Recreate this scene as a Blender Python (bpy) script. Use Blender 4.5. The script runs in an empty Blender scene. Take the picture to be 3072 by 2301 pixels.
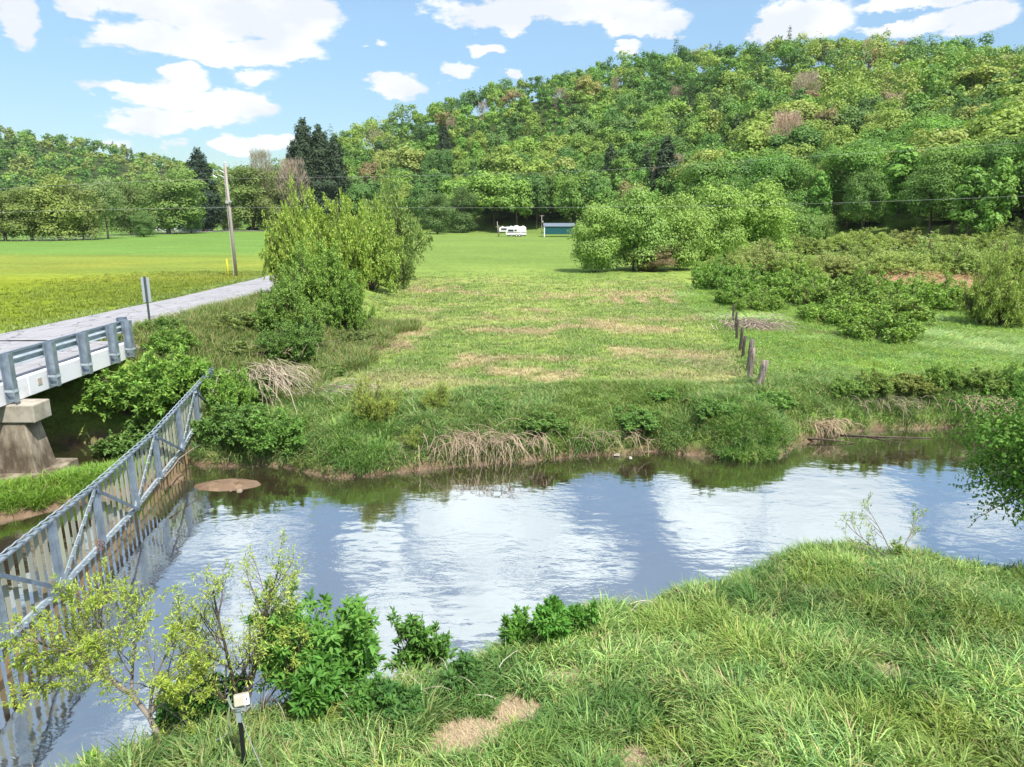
import bpy, math, random
import numpy as np
from mathutils import Vector, Matrix
R = math.radians
S = bpy.context.scene
# ---------------------------------------------------------------- camera
PITCH = math.atan(368/1536.); CAMH = 7.5; FPX = 1536.; CX = 1106.; CY = 828.5
cd = bpy.data.cameras.new('camera'); cam = bpy.data.objects.new('camera', cd); S.collection.objects.link(cam)
cam.location = (0, 0, CAMH); cam.rotation_euler = (math.pi/2-PITCH, 0, 0)
cd.sensor_width = 36.; cd.sensor_fit = 'HORIZONTAL'; cd.lens = 36.*FPX/2212.; cd.clip_end = 6000; cd.clip_start = .1
S.camera = cam
# ---------------------------------------------------------------- light
SUN_DIR = Vector((0.30, -0.42, 0)).normalized(); SUN_EL = R(57)
sl = bpy.data.lights.new('sun', 'SUN'); sl.energy = 4.1; sl.angle = R(0.6); sl.color = (1, .955, .87)
sun = bpy.data.objects.new('sun', sl); S.collection.objects.link(sun)
sv = Vector((SUN_DIR.x*math.cos(SUN_EL), SUN_DIR.y*math.cos(SUN_EL), math.sin(SUN_EL)))
sun.rotation_euler = sv.to_track_quat('Z', 'Y').to_euler()
S.view_settings.view_transform = 'Standard'; S.view_settings.look = 'None'
S.view_settings.exposure = 0.66; S.view_settings.gamma = 1; S.view_settings.use_curve_mapping = False
S.cycles.max_bounces = 7; S.cycles.diffuse_bounces = 3; S.cycles.glossy_bounces = 3
S.cycles.transmission_bounces = 4; S.cycles.transparent_max_bounces = 8; S.cycles.caustics_reflective = False
S.cycles.use_denoising = True

def ray(u, v):                       # sight line through a point of the 2212-px-wide survey frame
    x = (u-CX)/FPX; y = (CY-v)/FPX; c, s = math.cos(PITCH), math.sin(PITCH)
    return np.array((x, c+y*s, -s+y*c))
def azel(u, v, mirror=False):
    d = ray(u, v)
    if mirror: d = d*np.array((1, 1, -1))
    d = d/np.linalg.norm(d)
    return math.atan2(d[0], d[1]), math.asin(d[2])

# ---------------------------------------------------------------- world: sky with cumulus
W = bpy.data.worlds.new('World'); S.world = W; W.use_nodes = True
nt = W.node_tree; nt.nodes.clear()
def nd(t, **k):
    n = nt.nodes.new(t)
    for a, b in k.items(): setattr(n, a, b)
    return n
def lk(a, b): nt.links.new(a, b)
def mth(op, a, b=None, c=None, clamp=False):
    n = nd('ShaderNodeMath', operation=op); n.use_clamp = clamp
    for i, v in enumerate((a, b, c)):
        if v is None: continue
        if isinstance(v, (int, float)): n.inputs[i].default_value = v
        else: lk(v, n.inputs[i])
    return n.outputs[0]
sky = nd('ShaderNodeTexSky', sky_type='NISHITA'); sky.sun_disc = False; sky.sun_elevation = SUN_EL
sky.sun_rotation = math.atan2(SUN_DIR.x, SUN_DIR.y); sky.altitude = 300; sky.air_density = 1.0; sky.dust_density = .5; sky.ozone_density = 1.0
tc = nd('ShaderNodeTexCoord'); sep = nd('ShaderNodeSeparateXYZ'); lk(tc.outputs['Generated'], sep.inputs[0])
az = mth('ARCTAN2', sep.outputs[0], sep.outputs[1]); el = mth('ARCSINE', sep.outputs[2])
def skyn(scale, detail, rough, off=0., zs=2.2):
    mp = nd('ShaderNodeMapping'); mp.inputs['Scale'].default_value = (scale, scale, scale*zs); mp.inputs['Location'].default_value = (off, off*.7, off*.3)
    lk(tc.outputs['Generated'], mp.inputs[0]); n = nd('ShaderNodeTexNoise'); n.inputs['Scale'].default_value = 1
    n.inputs['Detail'].default_value = detail; n.inputs['Roughness'].default_value = rough; lk(mp.outputs[0], n.inputs[0]); return n
n1 = skyn(9, 7, .58); n2 = skyn(30, 5, .6, 3.); n3 = skyn(3.2, 6, .6, 9.1, 2.6); n4 = skyn(7, 4, .5, 21.)
comb = nd('ShaderNodeCombineXYZ'); lk(az, comb.inputs[0]); lk(el, comb.inputs[1])
# lumpy warp of the cloud outlines
w1 = nd('ShaderNodeVectorMath', operation='MULTIPLY_ADD'); lk(n1.outputs['Color'], w1.inputs[0]); w1.inputs[1].default_value = (.09, .06, 0); lk(comb.outputs[0], w1.inputs[2])
w2 = nd('ShaderNodeVectorMath', operation='MULTIPLY_ADD'); lk(n2.outputs['Color'], w2.inputs[0]); w2.inputs[1].default_value = (.026, .02, 0); lk(w1.outputs[0], w2.inputs[2])
w3 = nd('ShaderNodeVectorMath', operation='SUBTRACT'); lk(w2.outputs[0], w3.inputs[0]); w3.inputs[1].default_value = (.058, .04, 0)
CL = [(25,35,55,70,1),(440,18,270,60,1),(620,45,135,75,1),(440,98,270,48,1),(620,112,115,40,1),(280,192,110,24,.8),(400,168,80,32,.8),
      (430,218,180,38,.95),(510,228,100,40,1),(390,262,170,26,.9),(380,307,34,12,.5),(560,165,50,22,.45),(850,190,76,30,.9),(985,156,42,32,1),
      (1050,103,50,18,.7),(1086,156,34,18,.9),(1190,18,300,48,1),(1400,42,120,36,1),(1735,45,135,60,1.1),(1660,72,70,32,1),(2100,42,125,48,1),
      (1955,62,105,28,.9),(1990,0,190,26,.9),(1360,100,32,20,.8),(505,326,55,30,.9),(575,322,50,22,.8),(625,314,40,24,.8),(828,95,18,10,.3),
      (240,300,60,20,.35),(180,10,60,26,.8)]
RC = [(1060,1110,190,100,1),(1010,1195,150,50,.8),(860,1380,120,130,1),(1060,1320,130,80,1),(1220,1200,150,70,.6),(1540,1100,120,120,1.1),
      (1790,1130,210,140,1),(820,1185,70,60,.8),(520,1150,160,80,.55),(2120,1120,120,70,.5),(560,1330,120,120,.5),(360,1560,160,90,.35)]
best = None; lowb = None
for lst, mir in ((CL, False), (RC, True)):
    for (u, v, ru, rv, amt) in lst:
        a0, e0 = azel(u, v, mir); a1, _ = azel(u+ru, v, mir); _, e1 = azel(u, v-rv, mir)
        ra = abs(a1-a0)*(1.12 if mir else 1.02); re_ = max(abs(e1-e0), .004)*(1.15 if mir else 1.0)
        n = nd('ShaderNodeVectorMath', operation='MULTIPLY_ADD'); lk(w3.outputs[0], n.inputs[0])
        n.inputs[1].default_value = (1/ra, 1/re_, 0); n.inputs[2].default_value = (-a0/ra, -e0/re_, 0)
        ln = nd('ShaderNodeVectorMath', operation='LENGTH'); lk(n.outputs[0], ln.inputs[0])
        f = mth('MULTIPLY_ADD', ln.outputs['Value'], -amt, amt)
        best = f if best is None else mth('MAXIMUM', best, f)
# elsewhere in the sky: free cumulus field
front = mth('MULTIPLY', mth('GREATER_THAN', sep.outputs[1], .35), mth('LESS_THAN', el, .62))
free = mth('MULTIPLY_ADD', n3.outputs['Fac'], 6., -3.0)
free = mth('SUBTRACT', free, mth('MULTIPLY', front, 4.))
best = mth('MAXIMUM', best, free)
edge = mth('ADD', best, mth('MULTIPLY_ADD', n2.outputs['Fac'], .9, -.45))
msk = nd('ShaderNodeMapRange'); msk.interpolation_type = 'SMOOTHSTEP'; lk(edge, msk.inputs[0]); msk.inputs[1].default_value = .02; msk.inputs[2].default_value = .30
veil = mth('MULTIPLY', mth('MULTIPLY_ADD', el, 1.6, -.28, clamp=True), .34, clamp=True)
mtot = mth('MAXIMUM', msk.outputs[0], veil)
# cloud body tone: grey-blue folds and bases, white heads
fold = mth('MULTIPLY_ADD', n4.outputs['Fac'], 1.5, mth('MULTIPLY_ADD', n1.outputs['Fac'], 1.5, -1.0))
crp = nd('ShaderNodeMapRange'); lk(fold, crp.inputs[0]); crp.inputs[1].default_value = .30; crp.inputs[2].default_value = .85
cc = nd('ShaderNodeMix', data_type='RGBA'); lk(crp.outputs[0], cc.inputs[0]); cc.inputs[6].default_value = (4.5, 4.75, 5.05, 1); cc.inputs[7].default_value = (6.0, 6.1, 6.15, 1)
hi = nd('ShaderNodeMapRange'); lk(el, hi.inputs[0]); hi.inputs[1].default_value = .27; hi.inputs[2].default_value = .45; hi.inputs[3].default_value = 1.; hi.inputs[4].default_value = 1.3
ccs = nd('ShaderNodeVectorMath', operation='SCALE'); lk(cc.outputs[2], ccs.inputs[0]); lk(hi.outputs[0], ccs.inputs['Scale'])
# sky colour: slightly deeper, cyan-leaning blue low down
hs = nd('ShaderNodeMix', data_type='RGBA', blend_type='MULTIPLY'); hs.inputs[0].default_value = 1; lk(sky.outputs[0], hs.inputs[6]); hs.inputs[7].default_value = (.86, .97, .97, 1)
lw = nd('ShaderNodeMapRange'); lk(el, lw.inputs[0]); lw.inputs[1].default_value = .0; lw.inputs[2].default_value = .24; lw.inputs[3].default_value = .56; lw.inputs[4].default_value = 1.
hls = nd('ShaderNodeVectorMath', operation='SCALE'); lk(hs.outputs[2], hls.inputs[0]); lk(lw.outputs[0], hls.inputs['Scale'])
mx = nd('ShaderNodeMix', data_type='RGBA'); lk(mtot, mx.inputs[0]); lk(hls.outputs[0], mx.inputs[6]); lk(ccs.outputs[0], mx.inputs[7])
bg = nd('ShaderNodeBackground'); bg.inputs[1].default_value = .125; lk(mx.outputs[2], bg.inputs[0])
wo = nd('ShaderNodeOutputWorld'); lk(bg.outputs[0], wo.inputs[0])
W.cycles.sampling_method = 'MANUAL'; W.cycles.sample_map_resolution = 512

# ---------------------------------------------------------------- helpers
C = S.collection
def tag(o, label=None, cat=None, group=None, kind=None):
    for k, v in (('label', label), ('category', cat), ('group', group), ('kind', kind)):
        if v: o[k] = v
    return o
def empty(name, loc, rz=0):
    o = bpy.data.objects.new(name, None); C.objects.link(o); o.location = loc; o.rotation_euler = (0, 0, rz); o.empty_display_size = .2; return o
def mk(name, V, F, mat, parent=None, attrs=None, smooth=False, mi=None, loc=None):
    """one mesh object from arrays; F is (M,3) or (M,4) or a list of such arrays"""
    V = np.asarray(V, np.float32)
    Fs = F if isinstance(F, list) else [F]
    Fs = [np.asarray(f, np.int32) for f in Fs if len(f)]
    me = bpy.data.meshes.new(name); me.vertices.add(len(V)); me.vertices.foreach_set('co', V.ravel())
    nl = sum(f.size for f in Fs); npoly = sum(len(f) for f in Fs)
    me.loops.add(nl); me.loops.foreach_set('vertex_index', np.concatenate([f.ravel() for f in Fs]))
    me.polygons.add(npoly); st = []; base = 0
    for f in Fs:
        st.append(base+np.arange(len(f))*f.shape[1]); base += f.size
    me.polygons.foreach_set('loop_start', np.concatenate(st).astype(np.int32))
    for m in (mat if isinstance(mat, (list, tuple)) else [mat]): me.materials.append(m)
    if mi is not None: me.polygons.foreach_set('material_index', np.asarray(mi, np.int32))
    me.polygons.foreach_set('use_smooth', np.full(npoly, bool(smooth)))
    me.update(calc_edges=True)
    for an, (dom, data) in (attrs or {}).items():
        at = me.attributes.new(an, 'FLOAT_VECTOR' if data.ndim == 2 else 'FLOAT', dom)
        at.data.foreach_set('vector' if data.ndim == 2 else 'value', np.asarray(data, np.float32).ravel())
    o = bpy.data.objects.new(name, me); C.objects.link(o)
    if parent: o.parent = parent
    if loc is not None: o.location = loc
    return o
class MB:
    """collects boxes, bars, tubes and loose polygons for one mesh"""
    def __init__(s): s.v = []; s.f4 = []; s.f3 = []; s.n = 0
    def add(s, V, F4=(), F3=()):
        V = np.asarray(V, float); s.v.append(V)
        if len(F4): s.f4.append(np.asarray(F4, int)+s.n)
        if len(F3): s.f3.append(np.asarray(F3, int)+s.n)
        s.n += len(V)
    def box(s, lo, hi, M=None):
        (a, b, c), (d, e, f) = lo, hi
        V = np.array([(a,b,c),(d,b,c),(d,e,c),(a,e,c),(a,b,f),(d,b,f),(d,e,f),(a,e,f)], float)
        if M is not None: V = V@np.array(M[0]).T+np.array(M[1])
        s.hexa(V)
    def hexa(s, V): s.add(V, [(0,3,2,1),(4,5,6,7),(0,1,5,4),(1,2,6,5),(2,3,7,6),(3,0,4,7)])
    def bar(s, p, q, w, h, up=(0,0,1)):
        p = np.array(p, float); q = np.array(q, float); d = q-p; L = np.linalg.norm(d); d /= L
        x = np.cross(d, up); x /= max(np.linalg.norm(x), 1e-6); y = np.cross(x, d)
        V = [p+x*w/2*a+y*h/2*b for a, b in ((-1,-1),(1,-1),(1,1),(-1,1))]+[q+x*w/2*a+y*h/2*b for a, b in ((-1,-1),(1,-1),(1,1),(-1,1))]
        s.hexa(np.array(V))
    def tube(s, P, rad, n=6, cap=True):
        P = np.asarray(P, float); k = len(P); rad = np.broadcast_to(rad, (k,))
        T = np.gradient(P, axis=0); T /= np.linalg.norm(T, axis=1)[:, None]+1e-9
        ref = np.array((0.3, .2, 1.)) if abs(T[0][2]) < .9 else np.array((1., .1, .2))
        X = np.cross(T, ref); X /= np.linalg.norm(X, axis=1)[:, None]+1e-9; Y = np.cross(T, X)
        a = np.arange(n)*2*math.pi/n
        V = (P[:, None]+rad[:, None, None]*(np.cos(a)[None, :, None]*X[:, None]+np.sin(a)[None, :, None]*Y[:, None])).reshape(-1, 3)
        i = np.arange(k-1)[:, None]*n; j = np.arange(n)[None]; j2 = (j+1) % n
        F = np.stack([i+j, i+j2, i+n+j2, i+n+j], -1).reshape(-1, 4)
        if cap:
            V = np.vstack([V, P[0], P[-1]]); c0 = len(V)-2
            F3 = [(c0, (q+1) % n, q) for q in range(n)]+[(c0+1, (k-1)*n+q, (k-1)*n+(q+1) % n) for q in range(n)]
            s.add(V, F, F3)
        else: s.add(V, F)
    def build(s, name, mat, parent=None, smooth=False, attrs=None, loc=None):
        F = []
        if s.f4: F.append(np.vstack(s.f4))
        if s.f3: F.append(np.vstack(s.f3))
        return mk(name, np.vstack(s.v), F, mat, parent, attrs, smooth, None, loc)
def bevel(o, w=.01, seg=2):
    m = o.modifiers.new('bevel', 'BEVEL'); m.width = w; m.segments = seg; m.limit_method = 'ANGLE'; return o
def copy_tree(o, parent=None):
    c = o.copy(); C.objects.link(c); c.parent = parent
    for ch in o.children: copy_tree(ch, c)
    return c

# value noise
def _h(ix, iy, s):
    n = (ix.astype(np.int64)*374761393+iy.astype(np.int64)*668265263+s*1442695041) & 0x7fffffff
    n = ((n ^ (n >> 13))*1274126177) & 0x7fffffff
    return ((n ^ (n >> 16)) & 0xffff)/65535.
def vn(x, y, sc, s=0):
    x = np.asarray(x, float)/sc; y = np.asarray(y, float)/sc; ix = np.floor(x); iy = np.floor(y); fx = x-ix; fy = y-iy
    fx = fx*fx*(3-2*fx); fy = fy*fy*(3-2*fy)
    a = _h(ix, iy, s); b = _h(ix+1, iy, s); c = _h(ix, iy+1, s); d = _h(ix+1, iy+1, s)
    return (a*(1-fx)+b*fx)*(1-fy)+(c*(1-fx)+d*fx)*fy
def fbm(x, y, sc, s=0, o=4):
    t = 0; w = 0
    for i in range(o): t = t+vn(x, y, sc/2**i, s+i*17)*.5**i; w += .5**i
    return t/w
def sst(a, b, x): t = np.clip((x-a)/(b-a), 0, 1); return t*t*(3-2*t)

# ---------------------------------------------------------------- terrain
FAR = [(-90,17),(-40,19),(-26,20.5),(-19,21.6),(-15.5,22.6),(-13,22.9),(-11,21.8),(-10.1,20.9),(-9.4,20.45),(-8.2,20.5),(-7.1,20.45),(-6.1,19.9),(-5.2,19.45),(-4.2,19.6),(-3.2,20.0),
       (-1.5,20.5),(0,20.8),(1.4,21.05),(2.6,21.5),(3.6,21.45),(4.5,21.9),(5.2,21.6),(6.2,21.3),(7.6,21.2),(8.7,21.5),(9.3,22.3),(10.6,23.2),(12.1,23.9),(13.8,24.3),(15.7,24.6),(18.2,24.2),(22,23.2),(30,20),(45,12),(90,-10)]
NEAR = [(90,-26),(45,0),(30,9),(22,12.3),(16,13.3),(12.6,13.2),(10.9,13.4),(9.6,13.5),(8.4,14.1),(7.3,14.45),(6.0,14.2),(5.0,13.6),(4.2,12.8),(3.2,12.5),(2.3,11.9),(1.5,11.9),(.6,11.5),(-.2,11.1),(-.7,10.4),(-1.4,10.1),(-2.2,9.8),(-3.0,9.5),(-3.8,9.2),
        (-4.6,8.85),(-5.3,8.35),(-6.1,7.6),(-6.9,6.6),(-7.8,5.2),(-9,3.8),(-12,2.5),(-20,3),(-40,2),(-90,0)]
POLY = np.array(FAR+NEAR, float)
NF = np.array(FAR, float)
def segd(px, py, A, B):
    d = np.full(px.shape, 1e9)
    for (x0, y0), (x1, y1) in zip(A, B):
        dx, dy = x1-x0, y1-y0; t = np.clip(((px-x0)*dx+(py-y0)*dy)/(dx*dx+dy*dy), 0, 1)
        d = np.minimum(d, (px-x0-t*dx)**2+(py-y0-t*dy)**2)
    return np.sqrt(d)
def inside(px, py, poly):
    r = np.zeros(px.shape, bool); n = len(poly)
    for i in range(n):
        x0, y0 = poly[i]; x1, y1 = poly[(i+1) % n]
        if y0 == y1: continue
        c = ((y0 > py) != (y1 > py)) & (px < (x1-x0)*(py-y0)/(y1-y0)+x0); r ^= c
    return r
def wdist(x, y):
    """signed distance to the creek: negative in the water"""
    x = x+.35*(fbm(x, y, 1.6, 5)-.5); y = y+.35*(fbm(x, y, 1.6, 6)-.5)
    d = segd(x, y, POLY, np.roll(POLY, -1, 0)); return np.where(inside(x, y, POLY), -d, d)
RY = [-20, 5, 27, 39, 53, 84, 120, 200]; RXC = [-18.6, -17.6, -17.25, -16.1, -16.9, -20.5, -27, -45]; RZ = [3.05, 3.05, 3.05, 3.05, 2.75, 2.0, 1.4, .95]; RW = 2.15
def road_xc(y): return np.interp(y, RY, RXC)
def road_z(y): return np.interp(y, RY, RZ)
HILL_R = [(520,380,450,520),(570,350,400,480),(620,345,330,430),(665,306,300,420),(720,278,295,425),(800,256,285,430),(960,204,262,440),(1110,168,250,450),(1270,134,236,450),(1400,104,222,450),(1560,88,200,440),(1700,72,182,430),(1800,72,170,425),(2000,76,152,405),(2212,88,138,380),(2500,100,120,360),(3200,160,100,330)]
HILL_L = [(-1500,190,300,700),(-600,200,380,760),(0,262,430,800),(130,282,430,810),(230,300,430,820),(330,325,430,830),(420,342,440,840),(500,356,450,860),(600,360,450,880),(800,400,480,900)]
def _hp(tab, treeh):
    A = []; 
    for u, v, rf, rr in tab:
        a, e = azel(u, v) if u < 3000 else (R(62), R(12)); A.append((a if u > -1400 else R(-75), math.tan(e)*rr+CAMH-treeh, rf, rr))
    return np.array(A)
HR = _hp(HILL_R, 16.); HL = _hp(HILL_L, 15.)
def hill(x, y, T):
    a = np.arctan2(x, np.maximum(y, -1e9)); r = np.hypot(x, y)
    H = np.interp(a, T[:, 0], T[:, 1]); rf = np.interp(a, T[:, 0], T[:, 2]); rr = np.interp(a, T[:, 0], T[:, 3])
    s = (r-rf)/(rr-rf); up = np.clip(s, 0, 1); up = up*(.62+.38*up*(2-up)) ; dn = np.clip(1-(s-1)*.35, .3, 1)
    back = sst(R(100), R(70), np.abs(a))
    return np.maximum(H, 0)*np.where(s > 1, dn, up)*back
def topz(x, y):
    tr = road_z(y); xc = road_xc(y)
    tf = np.interp(y, [0, 22, 30, 80, 200, 300], [1.35, 1.35, 1.4, 1.2, .9, .9])
    d = x-(xc+RW)
    right = tr-.06+(tf-tr+.06)*sst(.6, 7.0, d)
    left = tr-.07+(np.interp(y, [0, 180, 300], [3.0, .9, .9])-tr)*sst(2, 25, xc-RW-x)*.5
    return np.where(d > 0, right, left)+.10*(fbm(x, y, 9, 31)-.5)*sst(0, 3, np.abs(d))+.16*(fbm(x, y, 1.3, 77)-.5)*sst(.5, 3, d)*sst(60, 26, y)
def ter(x, y):
    x = np.asarray(x, float); y = np.asarray(y, float)
    d = wdist(x, y); dd = np.maximum(d, 0)
    nearside = (y < 16.5) & (x > -12) | (y < 10)
    far = topz(x, y); kk = np.where(x > 10.5, .5, np.where(x > 6, .8, 1.15))
    zf = far*(1-np.exp(-dd/kk))+.12*(fbm(x, y, .9, 3)-.5)*np.clip(dd, 0, 1)
    nz = .75*(1-np.exp(-dd/.45))+.95*sst(.5, 7, dd)+.14*(fbm(x, y, 1.4, 9)-.5)*np.clip(dd, 0, 1)
    z = np.where(nearside, nz, zf)
    bed = -.10-.42*(1-np.exp(d/2.2))-.08*fbm(x, y, 1.2, 8)
    z = np.where(d > 0, z, np.minimum(bed, .02+d*.25))
    # grassy spit downstream of the gate and gravel bar beside it
    sp = segd(x, y, [(-17.5, 16.0), (-14, 16.9)], [(-14, 16.9), (-10.6, 19.3)])-.95+.5*(fbm(x, y, 1.5, 12)-.5)
    z = np.maximum(z, .42*(1-np.exp(np.minimum(sp, 0)/.45))-.12*sst(-.1, .4, sp)-1.*(sp > .4))
    bar = np.sqrt(((x+8.05)/1.35)**2+((y-18.95)/.66)**2)-1+.35*(fbm(x, y, .8, 14)-.5)
    z = np.maximum(z, np.where(bar < .3, .09-.22*np.clip(bar+.7, 0, 2), -9))
    h = np.maximum(hill(x, y, HR), hill(x, y, HL))
    return z+h*(d > 0)
def tz(x, y): return float(ter(np.array([x]), np.array([y]))[0])
def gp(u, v, it=6):
    """ground point seen at (u, v) in the survey frame"""
    z = 1.2
    for _ in range(it):
        r = ray(u, v); t = (z-CAMH)/r[2]; x, y = r[0]*t, r[1]*t; z = .5*z+.5*tz(x, y) if _ else tz(x, y)
    return float(x), float(y), tz(x, y)
def gph(u, v):
    r = ray(u, v); T = np.arange(110, 620, 1.5); z = CAMH+r[2]*T; g = ter(r[0]*T, r[1]*T); i = int(np.argmax(z < g)) if (z < g).any() else len(T)-1
    return float(r[0]*T[i]), float(r[1]*T[i]), float(g[i])
def px2m(y, v0, v1): return abs(v1-v0)*math.hypot(1, 0)*y/FPX

# macro ground colour (linear base colours)
G1 = np.array((.145, .235, .045)); G2 = np.array((.29, .365, .085)); TAN = np.array((.38, .30, .165)); GOLD = np.array((.30, .28, .035)); MUD = np.array((.115, .075, .048))
BLU = np.array((.085, .185, .040)); THATCH = np.array((.46, .33, .205))
PATCH = []
for (u0, u1, v0, v1) in ((944, 1075, 1494, 1592), (1078, 1150, 1428, 1497), (1893, 1968, 1428, 1488), (1915, 1948, 1382, 1408), (1560, 1607, 1258, 1293), (1330, 1420, 1600, 1650), (1180, 1240, 1385, 1420)):
    r = ray((u0+u1)/2, (v0+v1)/2); t = (1.38-CAMH)/r[2] if v0 > 1380 else (1.1-CAMH)/r[2]; r2 = ray((u0+u1)/2, v0); r3 = ray((u0+u1)/2, v1)
    PATCH.append((r[0]*t, r[1]*t, (u1-u0)/2*t/FPX*1.05, abs(r2[1]/r2[2]-r3[1]/r3[2])*5.9*.52))
def pmask(x, y, grow=0.):
    m = np.full(np.shape(x), -9.); j = .22*(fbm(x, y, .5, 51)-.5)
    for (a, b, ra, rb) in PATCH: m = np.maximum(m, 1-np.sqrt(((x-a)/ra)**2+((y-b)/rb)**2)+j*2)
    return sst(-.12-grow, .25-grow, m)
def gcol(x, y):
    x = np.asarray(x, float); y = np.asarray(y, float)
    n = fbm(x, y, 7, 1, 5)[..., None]; n2 = fbm(x, y, 1.1, 2, 4)[..., None]
    c = G1+(G2-G1)*sst(.3, .7, .5*n+.5*n2)
    xr = road_xc(y)+RW
    left = sst(0, 1.5, road_xc(y)-RW-x)[..., None]
    # left pasture: gold band near, green beyond
    g = (sst(44, 74, y+22*(fbm(x, y, 18, 60)-.5))*sst(120, 84, y+26*(fbm(x, y*3, 30, 61)-.5))*(.45+.9*fbm(x, y, 9, 62)))[..., None]
    near = sst(72, 52, y)[..., None]
    cl = np.array((.125, .235, .045))+np.array((.03, .02, .01))*n2
    cl = cl*(1-near)+np.array((.205, .265, .018))*near
    streak = fbm(x*.25, y, 5, 66, 4)[..., None]
    cl = cl*(1-g*.55)+GOLD*(.75+.5*streak)*g*.55
    cl = cl*(.80+.4*streak)
    c = c*(1-left)+cl*left
    # mown hay patches between the bushes and the fence, in swathes
    f = sst(24, 26, y)*sst(74, 62, y)*sst(.5, 3, x-xr-5)*sst(10.6+.12*(y-24), 9.6+.12*(y-24), x)
    sw = fbm(x*.35, y*.9, 2.6, 71, 5); brk = sst(.38, .58, fbm(x*.8, y, 1.0, 69, 5)); t = sst(.52, .66, .5*sw+.5*fbm(x, y*1.3, 1.7, 70, 5)+.16*(fbm(x, y, .5, 72)-.5))*f
    ring = np.exp(-((y-30.2-.03*x*x*.2+.8*(fbm(x, y, 3, 73)-.5))/.55)**2)*sst(-3.5, -2, x)*f*.9*sst(.42, .6, fbm(x*.6, y, 1.6, 74))*brk
    ring2 = np.exp(-((y-42-.8*(fbm(x, y, 3, 75)-.5))/.9)**2)*f*.7*brk
    row = np.exp(-((y-52)/2.2)**2)*sst(.0, .55, np.cos(x*2*math.pi/1.9))*sst(6, 7, x)*sst(12.5, 11.5, x)*1.2
    rr = sst(1.35, .95, np.abs(np.hypot((x-1.5)/1.9, y-27.2)-3.0)+.8*(fbm(x, y, 1.2, 76)-.5))*sst(28.5, 26.2, y)*.45*f
    tt = np.clip(np.maximum.reduce([t*.8, ring, ring2, row*f, rr]), 0, 1)[..., None]
    c = c*(1-tt)+(TAN*(.8+.5*n2))*tt
    # far mid field: cool green
    ff = sst(58, 100, y+12*(fbm(x, y, 9, 83)-.5))[..., None]*(1-left); c = c*(1-ff)+np.array((.165, .245, .055))*ff*(.85+.3*fbm(x*.4, y, 14, 81)[..., None])
    # meadow right of the fence: pale lush green
    m = (sst(9.8+.12*(y-24), 11+.12*(y-24), x)*sst(22, 25, y)*sst(70, 55, y))[..., None]
    c = c*(1-m)+(np.array((.20, .31, .07))*(.8+.4*n2))*m
    # near bank
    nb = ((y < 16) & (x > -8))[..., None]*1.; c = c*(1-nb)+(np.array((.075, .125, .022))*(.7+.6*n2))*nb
    pm = pmask(x, y)[..., None]; c = c*(1-pm)+THATCH*(.8+.4*n2)*pm
    return c

# ---------------------------------------------------------------- materials
def mat(name, col, rough=.8, metal=0., noise=None, bump=None, spec=.3):
    m = bpy.data.materials.new(name); m.use_nodes = True; t = m.node_tree; b = t.nodes['Principled BSDF']
    b.inputs['Base Color'].default_value = (*col, 1); b.inputs['Roughness'].default_value = rough; b.inputs['Metallic'].default_value = metal
    b.inputs['Specular IOR Level'].default_value = spec
    tcn = t.nodes.new('ShaderNodeTexCoord')
    if noise:
        col2, sc, det, lo, hi = noise[:5]; sca = noise[5] if len(noise) > 5 else (1, 1, 1)
        mp = t.nodes.new('ShaderNodeMapping'); mp.inputs['Scale'].default_value = sca; t.links.new(tcn.outputs['Object'], mp.inputs[0])
        n = t.nodes.new('ShaderNodeTexNoise'); n.inputs['Scale'].default_value = sc; n.inputs['Detail'].default_value = det; n.inputs['Roughness'].default_value = .65; t.links.new(mp.outputs[0], n.inputs[0])
        r = t.nodes.new('ShaderNodeMapRange'); r.inputs[1].default_value = lo; r.inputs[2].default_value = hi; t.links.new(n.outputs[0], r.inputs[0])
        x = t.nodes.new('ShaderNodeMix'); x.data_type = 'RGBA'; x.inputs[6].default_value = (*col, 1); x.inputs[7].default_value = (*col2, 1)
        t.links.new(r.outputs[0], x.inputs[0]); t.links.new(x.outputs[2], b.inputs['Base Color'])
    if bump:
        n = t.nodes.new('ShaderNodeTexNoise'); n.inputs['Scale'].default_value = bump[0]; n.inputs['Detail'].default_value = 5; t.links.new(tcn.outputs['Object'], n.inputs[0])
        bp = t.nodes.new('ShaderNodeBump'); bp.inputs['Strength'].default_value = bump[1]; bp.inputs['Distance'].default_value = bump[2]
        t.links.new(n.outputs[0], bp.inputs['Height']); t.links.new(bp.outputs[0], b.inputs['Normal'])
    return m
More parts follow.
